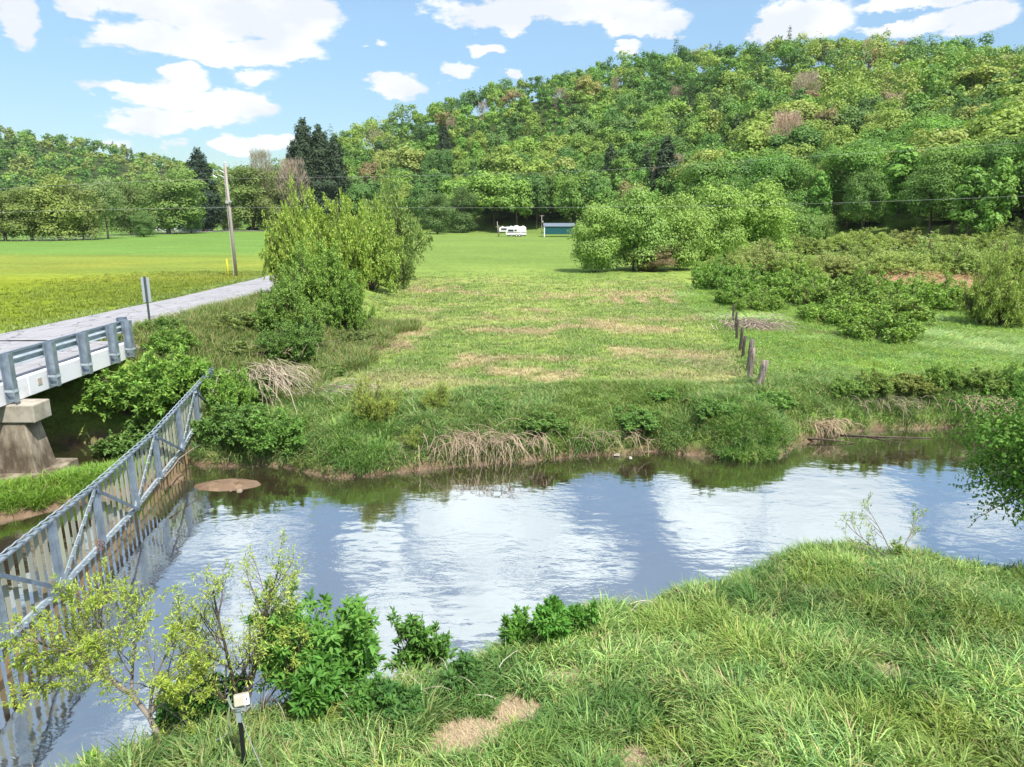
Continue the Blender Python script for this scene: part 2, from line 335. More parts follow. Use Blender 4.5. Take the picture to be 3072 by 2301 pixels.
def foliage_mat(name, trans=.32, rough=.55):
    m = bpy.data.materials.new(name); m.use_nodes = True; t = m.node_tree; t.nodes.clear()
    a = t.nodes.new('ShaderNodeAttribute'); a.attribute_name = 'col'
    oi = t.nodes.new('ShaderNodeObjectInfo')
    x = t.nodes.new('ShaderNodeMix'); x.data_type = 'RGBA'; x.blend_type = 'MULTIPLY'; x.inputs[0].default_value = 1
    t.links.new(a.outputs['Vector'], x.inputs[6]); t.links.new(oi.outputs['Color'], x.inputs[7])
    d = t.nodes.new('ShaderNodeBsdfPrincipled'); d.inputs['Roughness'].default_value = rough; d.inputs['Specular IOR Level'].default_value = .25
    hsv = t.nodes.new('ShaderNodeHueSaturation'); hsv.inputs['Saturation'].default_value = .90; hsv.inputs['Value'].default_value = 1.04; t.links.new(x.outputs[2], hsv.inputs['Color'])
    tr = t.nodes.new('ShaderNodeBsdfTranslucent')
    wm = t.nodes.new('ShaderNodeMix'); wm.data_type = 'RGBA'; wm.blend_type = 'MULTIPLY'; wm.inputs[0].default_value = 1; wm.inputs[7].default_value = (1.15, 1.25, .6, 1)
    t.links.new(hsv.outputs[0], wm.inputs[6]); t.links.new(hsv.outputs[0], d.inputs['Base Color']); t.links.new(wm.outputs[2], tr.inputs['Color'])
    mx = t.nodes.new('ShaderNodeMixShader'); mx.inputs[0].default_value = trans; t.links.new(d.outputs[0], mx.inputs[1]); t.links.new(tr.outputs[0], mx.inputs[2])
    o = t.nodes.new('ShaderNodeOutputMaterial'); t.links.new(mx.outputs[0], o.inputs[0]); return m
M_LEAF = foliage_mat('leaf', .27); M_GRASS = foliage_mat('grass_blade', .25); M_DRY = foliage_mat('dry_stem', .08, .8)
M_BARK = mat('bark', (.17, .13, .095), .9, noise=((.075, .058, .042), 6, 5, .35, .65, (1, 1, .25)), bump=(20, .5, .02))
M_BARKG = mat('grey_bark', (.30, .26, .22), .9, noise=((.16, .135, .11), 6, 5, .35, .65, (1, 1, .25)))
M_GALV = mat('galvanized_steel', (.40, .47, .55), .42, .55, noise=((.24, .29, .35), 3.5, 5, .35, .68), spec=.5)
M_GALVD = mat('aged_galvanized_steel', (.26, .33, .42), .5, .45, noise=((.14, .18, .24), 4, 5, .35, .65), spec=.5)
M_GALVL = mat('bright_galvanized_steel', (.56, .64, .70), .42, .35, noise=((.36, .42, .47), 5, 5, .3, .7), spec=.5)
M_FASC = mat('white_painted_concrete', (.76, .77, .80), .8, noise=((.55, .55, .57), 1.2, 6, .55, .85, (1, 1, 2)), bump=(30, .15, .01))
M_CONC = mat('stained_concrete', (.36, .31, .24), .92, noise=((.11, .085, .06), 1.6, 8, .38, .60, (1.6, 1.6, .55)), bump=(18, .35, .02))
M_CONCL = mat('pale_concrete', (.46, .42, .35), .9, noise=((.26, .23, .18), 1.9, 7, .42, .66), bump=(22, .25, .015))
M_ASPH = mat('worn_asphalt', (.36, .355, .38), .93, noise=((.27, .265, .285), 1.3, 8, .35, .7, (3, .35, 1)), bump=(60, .4, .01))
M_WOODP = mat('weathered_post', (.34, .29, .25), .9, noise=((.10, .08, .065), 5, 6, .4, .62, (3, 3, .35)), bump=(14, .8, .03))
M_WOODD = mat('dark_post', (.10, .08, .07), .9, noise=((.045, .036, .032), 5, 5, .4, .6, (3, 3, .35)), bump=(14, .8, .03))
M_DECK = mat('dark_soffit', (.13, .11, .10), .9)
M_POLE = mat('pole_wood', (.44, .38, .36), .9, noise=((.30, .25, .24), 3, 6, .35, .65, (4, 4, .15)))
M_WHITE = mat('white_shell', (.78, .77, .80), .4, noise=((.64, .63, .66), .8, 4, .5, .8))
M_GLASS = mat('dark_glass', (.03, .035, .045), .08, spec=.6)
M_BLACK = mat('black_plastic', (.018, .018, .02), .5)
M_TYRE = mat('tyre', (.02, .02, .02), .8)
M_BEIGE = mat('beige_plastic', (.50, .45, .36), .55, noise=((.42, .38, .3), 9, 3, .4, .7))
M_YEL = mat('yellow_guard', (.75, .55, .03), .5)
M_TEAL = mat('teal_steel', (.010, .095, .095), .5, noise=((.008, .075, .10), 1.5, 3, .35, .65, (.3, .3, 2)), spec=.4)
M_ROOF = mat('pale_metal_roof', (.60, .64, .68), .5, .2, noise=((.5, .53, .57), 2, 3, .4, .7))
M_STRIPE = mat('brown_stripe', (.16, .12, .13), .5)
M_CARD = mat('dark_car_paint', (.015, .02, .035), .25, spec=.6)
M_STONE = mat('creek_stone', (.20, .15, .11), .8, noise=((.32, .26, .21), 8, 4, .4, .7))
M_WIRE = mat('cable', (.42, .42, .43), .5)
M_GRAVEL = mat('gravel_drive', (.52, .46, .42), .95, noise=((.42, .37, .33), .6, 5, .4, .7))

def add_cracks(m, sc=.55, dark=.45):
    t = m.node_tree; b = t.nodes['Principled BSDF']; src = b.inputs['Base Color'].links[0].from_socket; L = t.links.new
    tcn = t.nodes.new('ShaderNodeTexCoord'); n = t.nodes.new('ShaderNodeTexNoise'); n.inputs['Scale'].default_value = 1.3; n.inputs['Detail'].default_value = 5; L(tcn.outputs['Object'], n.inputs[0])
    w = t.nodes.new('ShaderNodeVectorMath'); w.operation = 'MULTIPLY_ADD'; w.inputs[1].default_value = (1.6, 1.6, 0); L(n.outputs['Color'], w.inputs[0]); L(tcn.outputs['Object'], w.inputs[2])
    v = t.nodes.new('ShaderNodeTexVoronoi'); v.feature = 'DISTANCE_TO_EDGE'; v.inputs['Scale'].default_value = sc; L(w.outputs[0], v.inputs[0])
    r = t.nodes.new('ShaderNodeMapRange'); r.inputs[1].default_value = .004; r.inputs[2].default_value = .022; r.inputs[3].default_value = dark; r.inputs[4].default_value = 1; L(v.outputs['Distance'], r.inputs[0])
    s = t.nodes.new('ShaderNodeVectorMath'); s.operation = 'SCALE'; L(src, s.inputs[0]); L(r.outputs[0], s.inputs['Scale']); L(s.outputs[0], b.inputs['Base Color'])
add_cracks(M_ASPH)
def ground_mat():
    m = bpy.data.materials.new('ground'); m.use_nodes = True; t = m.node_tree; b = t.nodes['Principled BSDF']; L = t.links.new
    b.inputs['Roughness'].default_value = .95; b.inputs['Specular IOR Level'].default_value = .1
    a = t.nodes.new('ShaderNodeAttribute'); a.attribute_name = 'col'; md = t.nodes.new('ShaderNodeAttribute'); md.attribute_name = 'mud'
    tcn = t.nodes.new('ShaderNodeTexCoord')
    def noise(sc, det, sx=1, sy=1):
        mp = t.nodes.new('ShaderNodeMapping'); mp.inputs['Scale'].default_value = (sx, sy, 1); L(tcn.outputs['Object'], mp.inputs[0])
        n = t.nodes.new('ShaderNodeTexNoise'); n.inputs['Scale'].default_value = sc; n.inputs['Detail'].default_value = det; n.inputs['Roughness'].default_value = .7; L(mp.outputs[0], n.inputs[0]); return n
    n1 = noise(2.2, 9); n2 = noise(14, 6, 1, .5); n3 = noise(.35, 6, .5, 1.4)
    def mr(src, lo, hi, a0, a1):
        r = t.nodes.new('ShaderNodeMapRange'); r.inputs[1].default_value = lo; r.inputs[2].default_value = hi; r.inputs[3].default_value = a0; r.inputs[4].default_value = a1; L(src, r.inputs[0]); return r.outputs[0]
    def mul(p, q):
        n = t.nodes.new('ShaderNodeMath'); n.operation = 'MULTIPLY'; L(p, n.inputs[0]); L(q, n.inputs[1]); return n.outputs[0]
    k = mul(mul(mr(n1.outputs[0], .3, .7, .62, 1.38), mr(n2.outputs[0], .3, .7, .62, 1.38)), mr(n3.outputs[0], .35, .65, .88, 1.12))
    v = t.nodes.new('ShaderNodeVectorMath'); v.operation = 'SCALE'; L(a.outputs['Vector'], v.inputs[0]); L(k, v.inputs['Scale'])
    # gravelly mud: small stones
    vo = t.nodes.new('ShaderNodeTexVoronoi'); vo.inputs['Scale'].default_value = 5; L(tcn.outputs['Object'], vo.inputs[0])
    cr = t.nodes.new('ShaderNodeValToRGB'); cr.color_ramp.elements[0].color = (.13, .08, .05, 1); cr.color_ramp.elements[1].color = (.30, .21, .14, 1)
    s2 = t.nodes.new('ShaderNodeSeparateColor'); L(vo.outputs['Color'], s2.inputs[0]); L(s2.outputs[0], cr.inputs[0])
    x0 = t.nodes.new('ShaderNodeMix'); x0.data_type = 'RGBA'; L(mr(n1.outputs[0], .42, .58, 0, 1), x0.inputs[0]); x0.inputs[6].default_value = (.20, .14, .095, 1); L(cr.outputs[0], x0.inputs[7])
    x = t.nodes.new('ShaderNodeMix'); x.data_type = 'RGBA'; L(md.outputs['Fac'], x.inputs[0]); L(v.outputs[0], x.inputs[6]); L(x0.outputs[2], x.inputs[7]); L(x.outputs[2], b.inputs['Base Color'])
    bp = t.nodes.new('ShaderNodeBump'); bp.inputs['Strength'].default_value = .7; bp.inputs['Distance'].default_value = .12; L(mul(n1.outputs[0], n2.outputs[0]), bp.inputs['Height']); L(bp.outputs[0], b.inputs['Normal'])
    return m

# ---------------------------------------------------------------- ground sheet
def axis(parts):
    out = []
    for a, b, s in parts: out += list(np.arange(a, b, s))
    return np.array(out)
gx = lambda s: np.cumsum(s)
xs = np.concatenate([-np.geomspace(24, 2600, 70)[::-1], axis([(-23.8, 24, .22)]), np.geomspace(24.2, 2600, 70)])
ys = np.concatenate([-np.geomspace(3, 2600, 22)[::-1], axis([(-2, 4, .6), (4, 28, .17), (28, 60, .4)]), np.geomspace(60.5, 2600, 130)])
X, Y = np.meshgrid(xs, ys); Z = ter(X, Y)
nx, ny = len(xs), len(ys); I = (np.arange(ny-1)[:, None]*nx+np.arange(nx-1)[None]).ravel()
dw = wdist(X, Y); hgt = np.maximum(hill(X, Y, HR), hill(X, Y, HL))
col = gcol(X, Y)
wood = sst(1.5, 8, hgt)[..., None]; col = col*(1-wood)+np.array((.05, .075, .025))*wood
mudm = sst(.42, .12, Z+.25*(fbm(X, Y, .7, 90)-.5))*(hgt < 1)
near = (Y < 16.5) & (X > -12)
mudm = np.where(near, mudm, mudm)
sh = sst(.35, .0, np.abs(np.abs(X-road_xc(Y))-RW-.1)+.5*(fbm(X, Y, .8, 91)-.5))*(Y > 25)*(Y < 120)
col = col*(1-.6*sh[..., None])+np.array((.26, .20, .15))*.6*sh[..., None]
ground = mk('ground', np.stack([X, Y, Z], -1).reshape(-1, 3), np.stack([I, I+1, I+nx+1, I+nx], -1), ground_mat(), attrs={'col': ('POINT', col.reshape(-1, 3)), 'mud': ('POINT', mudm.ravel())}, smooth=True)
tag(ground, kind='structure')

# ---------------------------------------------------------------- creek water
def water_mat():
    m = bpy.data.materials.new('creek_water'); m.use_nodes = True; t = m.node_tree; t.nodes.clear(); L = t.links.new
    tcn = t.nodes.new('ShaderNodeTexCoord')
    def noise(sc, det, sx, sy, rot=0):
        mp = t.nodes.new('ShaderNodeMapping'); mp.inputs['Scale'].default_value = (sx, sy, 1); mp.inputs['Rotation'].default_value = (0, 0, rot); L(tcn.outputs['Object'], mp.inputs[0])
        n = t.nodes.new('ShaderNodeTexNoise'); n.inputs['Scale'].default_value = sc; n.inputs['Detail'].default_value = det; L(mp.outputs[0], n.inputs[0]); return n
    n1 = noise(5.5, 3, .75, 1.4, R(8)); n2 = noise(1.1, 2, .8, 1.3, R(-12)); n3 = noise(.45, 2, 1, 1)
    r = t.nodes.new('ShaderNodeMapRange'); r.inputs[1].default_value = .40; r.inputs[2].default_value = .62; r.inputs[3].default_value = .22; r.inputs[4].default_value = 1.0; L(n3.outputs[0], r.inputs[0])
    mu = t.nodes.new('ShaderNodeMath'); mu.operation = 'MULTIPLY'; L(n1.outputs[0], mu.inputs[0]); L(r.outputs[0], mu.inputs[1])
    b1 = t.nodes.new('ShaderNodeBump'); b1.inputs['Strength'].default_value = 1; b1.inputs['Distance'].default_value = .005; L(mu.outputs[0], b1.inputs['Height'])
    b2 = t.nodes.new('ShaderNodeBump'); b2.inputs['Strength'].default_value = 1; b2.inputs['Distance'].default_value = .012; L(n2.outputs[0], b2.inputs['Height']); L(b1.outputs[0], b2.inputs['Normal'])
    g = t.nodes.new('ShaderNodeBsdfGlossy'); g.inputs['Roughness'].default_value = .03; g.inputs['Color'].default_value = (.87, .97, 1, 1); L(b2.outputs[0], g.inputs['Normal'])
    tr = t.nodes.new('ShaderNodeBsdfTransparent'); tr.inputs['Color'].default_value = (.80, .68, .55, 1)
    df = t.nodes.new('ShaderNodeBsdfDiffuse'); df.inputs['Color'].default_value = (.165, .118, .078, 1)
    m1 = t.nodes.new('ShaderNodeMixShader'); m1.inputs[0].default_value = .35; L(tr.outputs[0], m1.inputs[1]); L(df.outputs[0], m1.inputs[2])
    fr = t.nodes.new('ShaderNodeFresnel'); fr.inputs[0].default_value = 1.5; L(b2.outputs[0], fr.inputs['Normal'])
    ma = t.nodes.new('ShaderNodeMath'); ma.operation = 'MULTIPLY_ADD'; ma.inputs[1].default_value = .7; ma.inputs[2].default_value = .62; ma.use_clamp = True; L(fr.outputs[0], ma.inputs[0])
    m2 = t.nodes.new('ShaderNodeMixShader'); L(ma.outputs[0], m2.inputs[0]); L(m1.outputs[0], m2.inputs[1]); L(g.outputs[0], m2.inputs[2])
    o = t.nodes.new('ShaderNodeOutputMaterial'); L(m2.outputs[0], o.inputs[0]); return m
wp = [(-90, -3), (90, -30), (90, 28), (-90, 28)]
water = mk('creek_water', [(-90, -4, 0), (90, -30, 0), (90, 27, 0), (-90, 27, 0)], np.array([(0, 1, 2, 3)]), water_mat()); tag(water, kind='structure')

# road on the embankment
yy = np.concatenate([np.arange(25.12, 60, .8), np.arange(60, 200, 4)]); xc = road_xc(yy)
cross = np.linspace(-1, 1, 7)
P = []
for i, y in enumerate(yy):
    for c in cross: P.append((xc[i]+c*(RW+.12*(float(vn(y, c*9, 1.5, 4))-.5)), y, float(road_z(y))+.03-.04*abs(c)**2))
n = len(cross); I = (np.arange(len(yy)-1)[:, None]*n+np.arange(n-1)[None]).ravel()
tag(mk('road', P, np.stack([I, I+1, I+n+1, I+n], -1), M_ASPH, smooth=True), kind='structure')
# ================================================================ bridge
br = tag(empty('road_bridge', (-16.8, 15, 0)), 'small concrete road bridge with white fascia spanning the brown creek', 'bridge')
def P_(mb, name, m, parent, bv=0):      # built in world coordinates under the thing's Empty
    o = mb.build(name, m, parent); o.location = -parent.location
    if bv: bevel(o, bv)
    return o
b = MB(); b.box((-19.75, -6, 2.5), (-13.97, 25.15, 2.96)); P_(b, 'deck', M_DECK, br)
b = MB(); b.box((-19.7, -6, 2.963), (-13.90, 25.16, 3.035)); P_(b, 'road_surface', M_ASPH, br)
for y0, y1 in ((-6, 3.6), (3.63, 11.6), (11.63, 19.56), (19.60, 25.18)):
    b = MB(); b.box((-13.96, y0, 2.44), (-13.70, y1, 3.02)); P_(b, 'fascia_panel', M_FASC, br, .015)
b = MB(); b.box((-13.70, 19.98, 2.66), (-13.685, 20.16, 2.86)); P_(b, 'plaque', M_BEIGE, br)
for k in range(7):
    x = -14.5-k*.82; b = MB(); b.box((x-.2, -6, 2.22), (x+.2, 25.1, 2.497)); P_(b, 'girder', M_DECK, br)
b = MB(); b.box((-20.2, 18.6, 1.93), (-13.0, 19.35, 2.43)); P_(b, 'pier_cap', M_CONCL, br, .03)
def frust(x0, x1, ya, yb, za, X1, YA, YB, zb):
    return np.array([(x0, ya, za), (x1, ya, za), (x1, yb, za), (x0, yb, za), (x0, YA, zb), (X1, YA, zb), (X1, YB, zb), (x0, YB, zb)], float)
b = MB(); b.hexa(frust(-20, -13.12, 18.52, 19.44, .5, -13.34, 18.66, 19.30, 1.93)); P_(b, 'pier_column', M_CONC, br, .03)
b = MB(); b.hexa(frust(-20.3, -12.68, 18.05, 19.85, -.9, -12.74, 18.1, 19.8, .52)); P_(b, 'pier_footing', M_CONC, br, .03)
b = MB(); b.box((-20, 25.16, -.4), (-13.72, 25.75, 2.93)); P_(b, 'abutment', M_CONC, br, .02)
b = MB(); b.hexa(np.array([(-13.72, 25.35, 0), (-11.3, 25.15, 0), (-11.3, 25.42, 0), (-13.72, 25.65, 0), (-13.72, 25.35, 2.86), (-11.3, 25.15, 1.9), (-11.3, 25.42, 1.9), (-13.72, 25.65, 2.86)])); P_(b, 'wing_wall', M_CONCL, br, .015)
# ================================================================ guardrail
gr = tag(empty('guardrail', (-13.6, 15, 3.0)), 'galvanized steel guardrail on tall posts bolted along the bridge edge', 'guardrail')
prof = [(-.00, .0), (.035, .012), (.085, .045), (.085, .085), (.03, .13), (.0, .155), (.03, .18), (.085, .225), (.085, .265), (.035, .298), (.0, .31)]
def wbeam(y0, y1, x0, z0, bend=0):
    ysl = np.linspace(y0, y1, 2 if not bend else 10); V = []; 
    for y in ysl:
        t = (y-y0)/max(y1-y0, 1e-6)
        for a, zz in prof: V.append((x0+.085-a-bend*t*t, y, z0+zz*1.22))
    m = len(prof); I = (np.arange(len(ysl)-1)[:, None]*m+np.arange(m-1)[None]).ravel()
    return np.array(V), np.stack([I, I+1, I+m+1, I+m], -1)
PY = [-3.2, -1.3, .6, 2.5, 4.4, 6.3, 8.2, 10.1, 12.0, 13.85, 15.7, 16.8, 18.66, 20.5, 22.15, 23.8, 24.8]
PY = [y for y in PY if y != 15.7]
for y0, y1 in ((-6, 4), (4.1, 11.2), (11, 18.9), (18.8, 25.3)):
    V, F = wbeam(y0, y1, -13.80, 3.415); b = MB(); b.add(V, F); o = P_(b, 'rail', M_GALVL, gr)
    s = o.modifiers.new('solid', 'SOLIDIFY'); s.thickness = .006
b = MB(); b.bar((-13.75, -6, 3.805), (-13.75, 25.2, 3.805), .07, .035); P_(b, 'top_channel', M_GALVD, gr)
for y in PY:
    b = MB(); z0, z1 = 2.52, 3.84
    b.box((-13.425, y-.09, z0), (-13.41, y+.09, z1)); b.box((-13.675, y-.09, z0), (-13.66, y+.09, z1)); b.box((-13.66, y+.02, z0), (-13.425, y+.035, z1))
    p = P_(b, 'post', M_GALV, gr)
    b = MB(); b.box((-13.66, y-.1, 2.80), (-13.43, y-.085, 2.86)); b.box((-13.41, y-.10, 2.78), (-13.395, y+.10, 2.87))
    for q in (-.05, .05): b.tube([(-13.40, y+q, 2.82), (-13.37, y+q, 2.82)], .014, 6)
    q = b.build('bracket', M_GALVL, p)
    b = MB(); b.box((-13.72, y-.07, 3.50), (-13.676, y+.07, 3.76)); q = b.build('spacer_block', M_GALVD, p)
# curved end shoe
a = np.linspace(-.2, math.pi*.95, 14); V = []
for t in a:
    for zz in (3.40, 3.86): V.append((-13.98-.16*math.cos(t), 25.28+.22*math.sin(t), zz))
I = np.arange(13)*2; b = MB(); b.add(V, np.stack([I, I+2, I+3, I+1], -1)); o = P_(b, 'end_shoe', M_GALVD, gr); o.modifiers.new('solid', 'SOLIDIFY').thickness = .008

# ================================================================ water gate
def gx_(y): return -8.31-.148*(y-10.31)
def gtop(y): return float(np.interp(y, [2, 10.5, 14.15, 17.86, 21.64, 23.7], [2.03, 2.01, 1.86, 1.87, 2.12, 2.27]))
def glow(y): return float(np.interp(y, [2, 10.2, 12.24, 16.11, 19.85, 22.45], [.62, .66, .54, .48, .70, 1.12]))
ga = tag(empty('water_gate', (gx_(14), 14, 0)), 'long slatted flood gate with steel truss hanging across the creek beside the bridge', 'gate')
rng = np.random.default_rng(7)
slat_mat = foliage_mat('weathered_slat', 0, .8)
b = MB(); cols = []
GU = np.array((1, 0.148, 0))/np.hypot(1, .148)       # outward normal (upstream side)
for y in np.arange(3.2, 23.5, .278):
    x = gx_(y); zt = gtop(y)-.05; zb = min(-.32, 0)+(.9*sst(20.2, 22.6, y)); zb = float(zb)+rng.uniform(-.03, .03)
    w = .056; th = .007; sw = rng.uniform(-.012, .012)
    base = np.array((.43, .45, .37))*rng.uniform(.75, 1.08)*np.array((1, rng.uniform(.95, 1.02), rng.uniform(.85, 1.1)))
    nz = 7; zs = np.linspace(zb, zt, nz)
    for k in range(nz-1):
        A = []
        for zz in (zs[k], zs[k+1]):
            for dx, dy in ((-th, -w), (th, -w), (th, w), (-th, w)): A.append((x+dx-.06, y+dy+sw*(zz-zt), zz))
        b.hexa(np.array(A)); zc = (zs[k]+zs[k+1])/2
        st = float(sst(1.0, .25, zc+rng.uniform(-.1, .1)))
        c = base*(1-st)+np.array((.36, .25, .12))*rng.uniform(.8, 1.1)*st
        if zc < .12: c = c*.5
        cols += [c]*6
F = np.vstack(b.f4)
o = mk('slats', np.vstack(b.v), F, slat_mat, ga, {'col': ('FACE', np.array(cols))}); o.location = (-ga.location.x, -ga.location.y, 0)
def G(mb, name, m, bv=0):
    o = mb.build(name, m, ga); o.location = (-ga.location.x, -ga.location.y, 0)
    if bv: bevel(o, bv)
    return o
ysl = np.arange(3, 23.75, .35)
b = MB(); b.tube([(gx_(y)+.0, y, gtop(y)-.02) for y in ysl], .038, 8)
for y in np.arange(3.2, 23.5, .278):       # clevis straps over the top rail
    z = gtop(y); x = gx_(y); b.bar((x-.07, y-.05, z+.028), (x+.045, y+.05, z+.03), .05, .014); b.bar((x-.075, y-.05, z+.03), (x-.075, y-.05, z-.1), .045, .012)
G(b, 'top_rail', M_GALV)
b = MB(); b.tube([(gx_(y)-.05, y, gtop(y)+.045+.008*math.sin(y*22)) for y in np.arange(3, 23.7, .07)], .012, 5); G(b, 'wrapped_cable', M_GALVL)
b = MB()
for y0, y1 in zip(ysl, ysl[1:]):
    if y0 > 22.4: break
    b.hexa(np.array([(gx_(y)+dx, y, glow(y)+dz) for y in (y0, y1) for dx, dz in ((.0, -.05), (.014, -.05), (.014, .055), (.0, .055))]))
    b.hexa(np.array([(gx_(y)+dx, y, glow(y)+dz) for y in (y0, y1) for dx, dz in ((-.045, .055), (.014, .055), (.014, .068), (-.045, .068))]))
for y in np.arange(3.2, 22.3, .278): x = gx_(y); b.tube([(x+.012, y, glow(y)), (x+.04, y, glow(y))], .017, 6)
G(b, 'bottom_rail', M_GALVL)
bot = [4.5, 8.37, 12.24, 16.11, 19.85]; top = [6.4, 10.3, 14.15, 17.86, 21.64]
def gpnt(y, z, o=0): return np.array((gx_(y)+o, y, z))
for y in bot+top:
    b = MB(); y0 = gpnt(y, glow(y)+.05, .0); z1 = gtop(y)-.03
    x = gx_(y); b.box((x-.005, y-.085, glow(y)-.04), (x+.008, y+.085, z1)); b.box((x+.008, y+.072, glow(y)), (x+.075, y+.085, z1)); G(b, 'upright', M_GALV)
for i, yt in enumerate(top):
    b = MB(); p = gpnt(yt, gtop(yt)-.06, .03); q = gpnt(bot[i], glow(bot[i])+.05, .03); b.bar(p, q, .012, .105, (0, 0, 1))
    for t in np.linspace(.08, .92, 9): c = p+(q-p)*t; b.tube([c+np.array((.004, 0, 0)), c+np.array((.03, 0, 0))], .016, 6)
    G(b, 'flat_brace', M_GALVL)
    if i+1 < len(bot):
        b = MB(); q = gpnt(bot[i+1], glow(bot[i+1])+.04, .06); p = gpnt(yt, gtop(yt)-.06, .06); b.bar(p, q, .06, .012); b.bar(p+np.array((.03, 0, -.035)), q+np.array((.03, 0, -.035)), .012, .075); G(b, 'angle_brace', M_GALVD)
    else:
        b = MB(); b.tube([gpnt(yt, gtop(yt)-.08, .06), gpnt(22.4, 1.52, .12), gpnt(23.2, 1.25, .3), gpnt(24, 1.18, .7)], .04, 6); G(b, 'end_arm', M_GALVD)
for y in bot: 
    b = MB(); b.add([gpnt(y, glow(y)-.05, .022), gpnt(y+.3, glow(y+.3)-.02, .022), gpnt(y+.16, glow(y)+.3, .022), gpnt(y-.12, glow(y)+.05, .022)], [(0, 1, 2, 3)]); o = G(b, 'gusset_plate', M_GALVL); o.modifiers.new('solid', 'SOLIDIFY').thickness = .008
b = MB(); b.box((gx_(23.7)-.03, 23.55, .9), (gx_(23.7)+.02, 23.95, 2.36)); G(b, 'end_post', M_GALVD, .01)
b = MB(); rg = random.Random(4)
for k in range(7):
    a0 = rg.uniform(0, 6.28); c = (gx_(10.9)+.05, 14.0+rg.uniform(-.05, .05), glow(14)+.08)
    b.tube([(c[0]+.05*math.sin(a0+t), c[1]+.09*math.cos(a0+t*1.1), c[2]+.09*math.sin(a0*2+t)) for t in np.linspace(0, 5.5, 12)], .008, 4)
v = np.vstack(b.v); b.v = [v+np.array((gx_(14)-gx_(10.9), 0, 0))]; b.f4 = [np.vstack(b.f4)]; b.f3 = [np.vstack(b.f3)]
o = b.build('rope_tangle', mat('old_rope', (.20, .13, .12), .9)); tag(o, 'dark tangle of rope snagged on the bottom rail of the water gate', 'rope')

# driftwood on and around the gate, on banks
def stick(pts, r, label, name='driftwood', m=M_BARKG, branches=()):
    b = MB(); P = np.array(pts, float); k = len(P); b.tube(P, np.linspace(r, r*.45, k), 7)
    for q in branches: b.tube(np.array(q, float), np.linspace(r*.5, r*.2, len(q)), 5)
    o = b.build(name, m, smooth=True); return tag(o, label, 'driftwood')
y0 = 18.6
stick([(gx_(18.0)+.1, 18.0, .60), (gx_(18.5)+.16, 18.5, .66), (gx_(19)+.2, 19.0, .76), (gx_(19.6)+.35, 19.75, .80), (gx_(20)+.5, 20.1, .80)], .026, 'pale bare branch lodged across the bottom rail of the water gate', branches=[[(gx_(18.9)+.2, 18.9, .74), (gx_(18.7)+.4, 18.8, .62)]])
x, y, z = gp(608, 1016); stick([(x-.05, y+.1, .05), (x+.45, y+.08, .14), (x+.8, y+.1, .12)], .04, 'short pale log on the mud by the bushes near the gravel bar')
x, y, z = gp(1690, 972); stick([(x-1.1, y+.35, .30), (x-.5, y+.2, .22), (x, y, .10), (x+.15, y-.03, .05)], .07, 'forked drift log at the tip of the tall grass on the far bank', branches=[[(x-.5, y+.2, .22), (x-.45, y+.5, .45)], [(x-.2, y+.1, .15), (x-.1, y+.35, .4)]])
x, y, z = gp(1760, 950); stick([(x-.2, y+.1, .12), (x+.6, y+.0, .10), (x+1.3, y-.1, .03)], .035, 'thin dark stick lying by the pale dry reeds at the waterline', m=M_BARK)
x, y, z = gp(1900, 955); stick([(x-1.5, y+.1, .02), (x, y-.15, .02), (x+1.6, y-.25, .015)], .035, 'long dark branch half sunk in the shallows below the undercut bank', m=M_BARK, branches=[[(x-.6, y, .02), (x-.1, y-.5, .015), (x+.5, y-.8, .01)]])
for (u, v, w, lab) in ((1332, 985, .10, 'larger pale piece of litter at the far waterline'), (1362, 992, .05, 'small white scrap of litter in the shallows')):
    x, y = ray(u, v)[:2]*(CAMH/-ray(u, v)[2]); b = MB(); b.add([(x-w, y-.06, .03), (x+w*.8, y-.09, .035), (x+w, y+.05, .06), (x-.1*w, y+.1, .07), (x-w*.8, y+.06, .05)], [], [(0, 1, 3), (1, 2, 3), (0, 3, 4)])
    o = b.build('litter', M_CONCL); o.modifiers.new('solid', 'SOLIDIFY').thickness = .01; tag(o, lab, 'litter')

# ================================================================ utility pole, wires, sign, marker
x, y, z = gp(511, 600); pole = tag(empty('utility_pole', (x, y, z)), 'leaning wooden utility pole at the roadside by the left pasture', 'utility pole')
Hp = 9.05*y/60; lx = -.012*Hp
b = MB(); b.tube([(0, 0, -.5), (lx*.5, 0, Hp*.5), (lx, 0, Hp)], [.13, .11, .085], 12); b.build('pole', M_POLE, pole, True)
b = MB(); b.tube([(-.17, -.1, 0), (-.15+lx*.5, -.09, Hp*.5), (-.12+lx, -.07, Hp*.97)], .022, 5); b.build('ground_wire', M_WIRE, pole)
b = MB(); b.tube([(lx, 0, Hp-.02), (lx, 0, Hp+.22)], [.05, .03], 8); b.tube([(lx, 0, Hp+.12), (lx, 0, Hp+.2)], .085, 10); b.build('top_insulator', M_WHITE, pole)
b = MB(); b.tube([(lx-.1, -.05, Hp*.93), (lx-.45, -.1, Hp*.955), (lx-.85, -.12, Hp*.945)], .03, 6); b.tube([(lx-.85, -.12, Hp*.96), (lx-.95, -.12, Hp*.91), (lx-.7, -.1, Hp*.89)], .035, 6); b.tube([(lx-.12, -.05, Hp*.89), (lx-.6, -.1, Hp*.915)], .025, 6); b.build('fuse_bracket', M_GALVL, pole)
b = MB(); b.box((lx*.6-.2, -.2, Hp*.665), (lx*.6+.2, -.12, Hp*.69)); b.tube([(lx*.6+.1, -.22, Hp*.68), (lx*.6+.3, -.24, Hp*.68)], .04, 6); b.build('cable_clamp', M_WIRE, pole)
px_, py_, pz_ = x, y, z
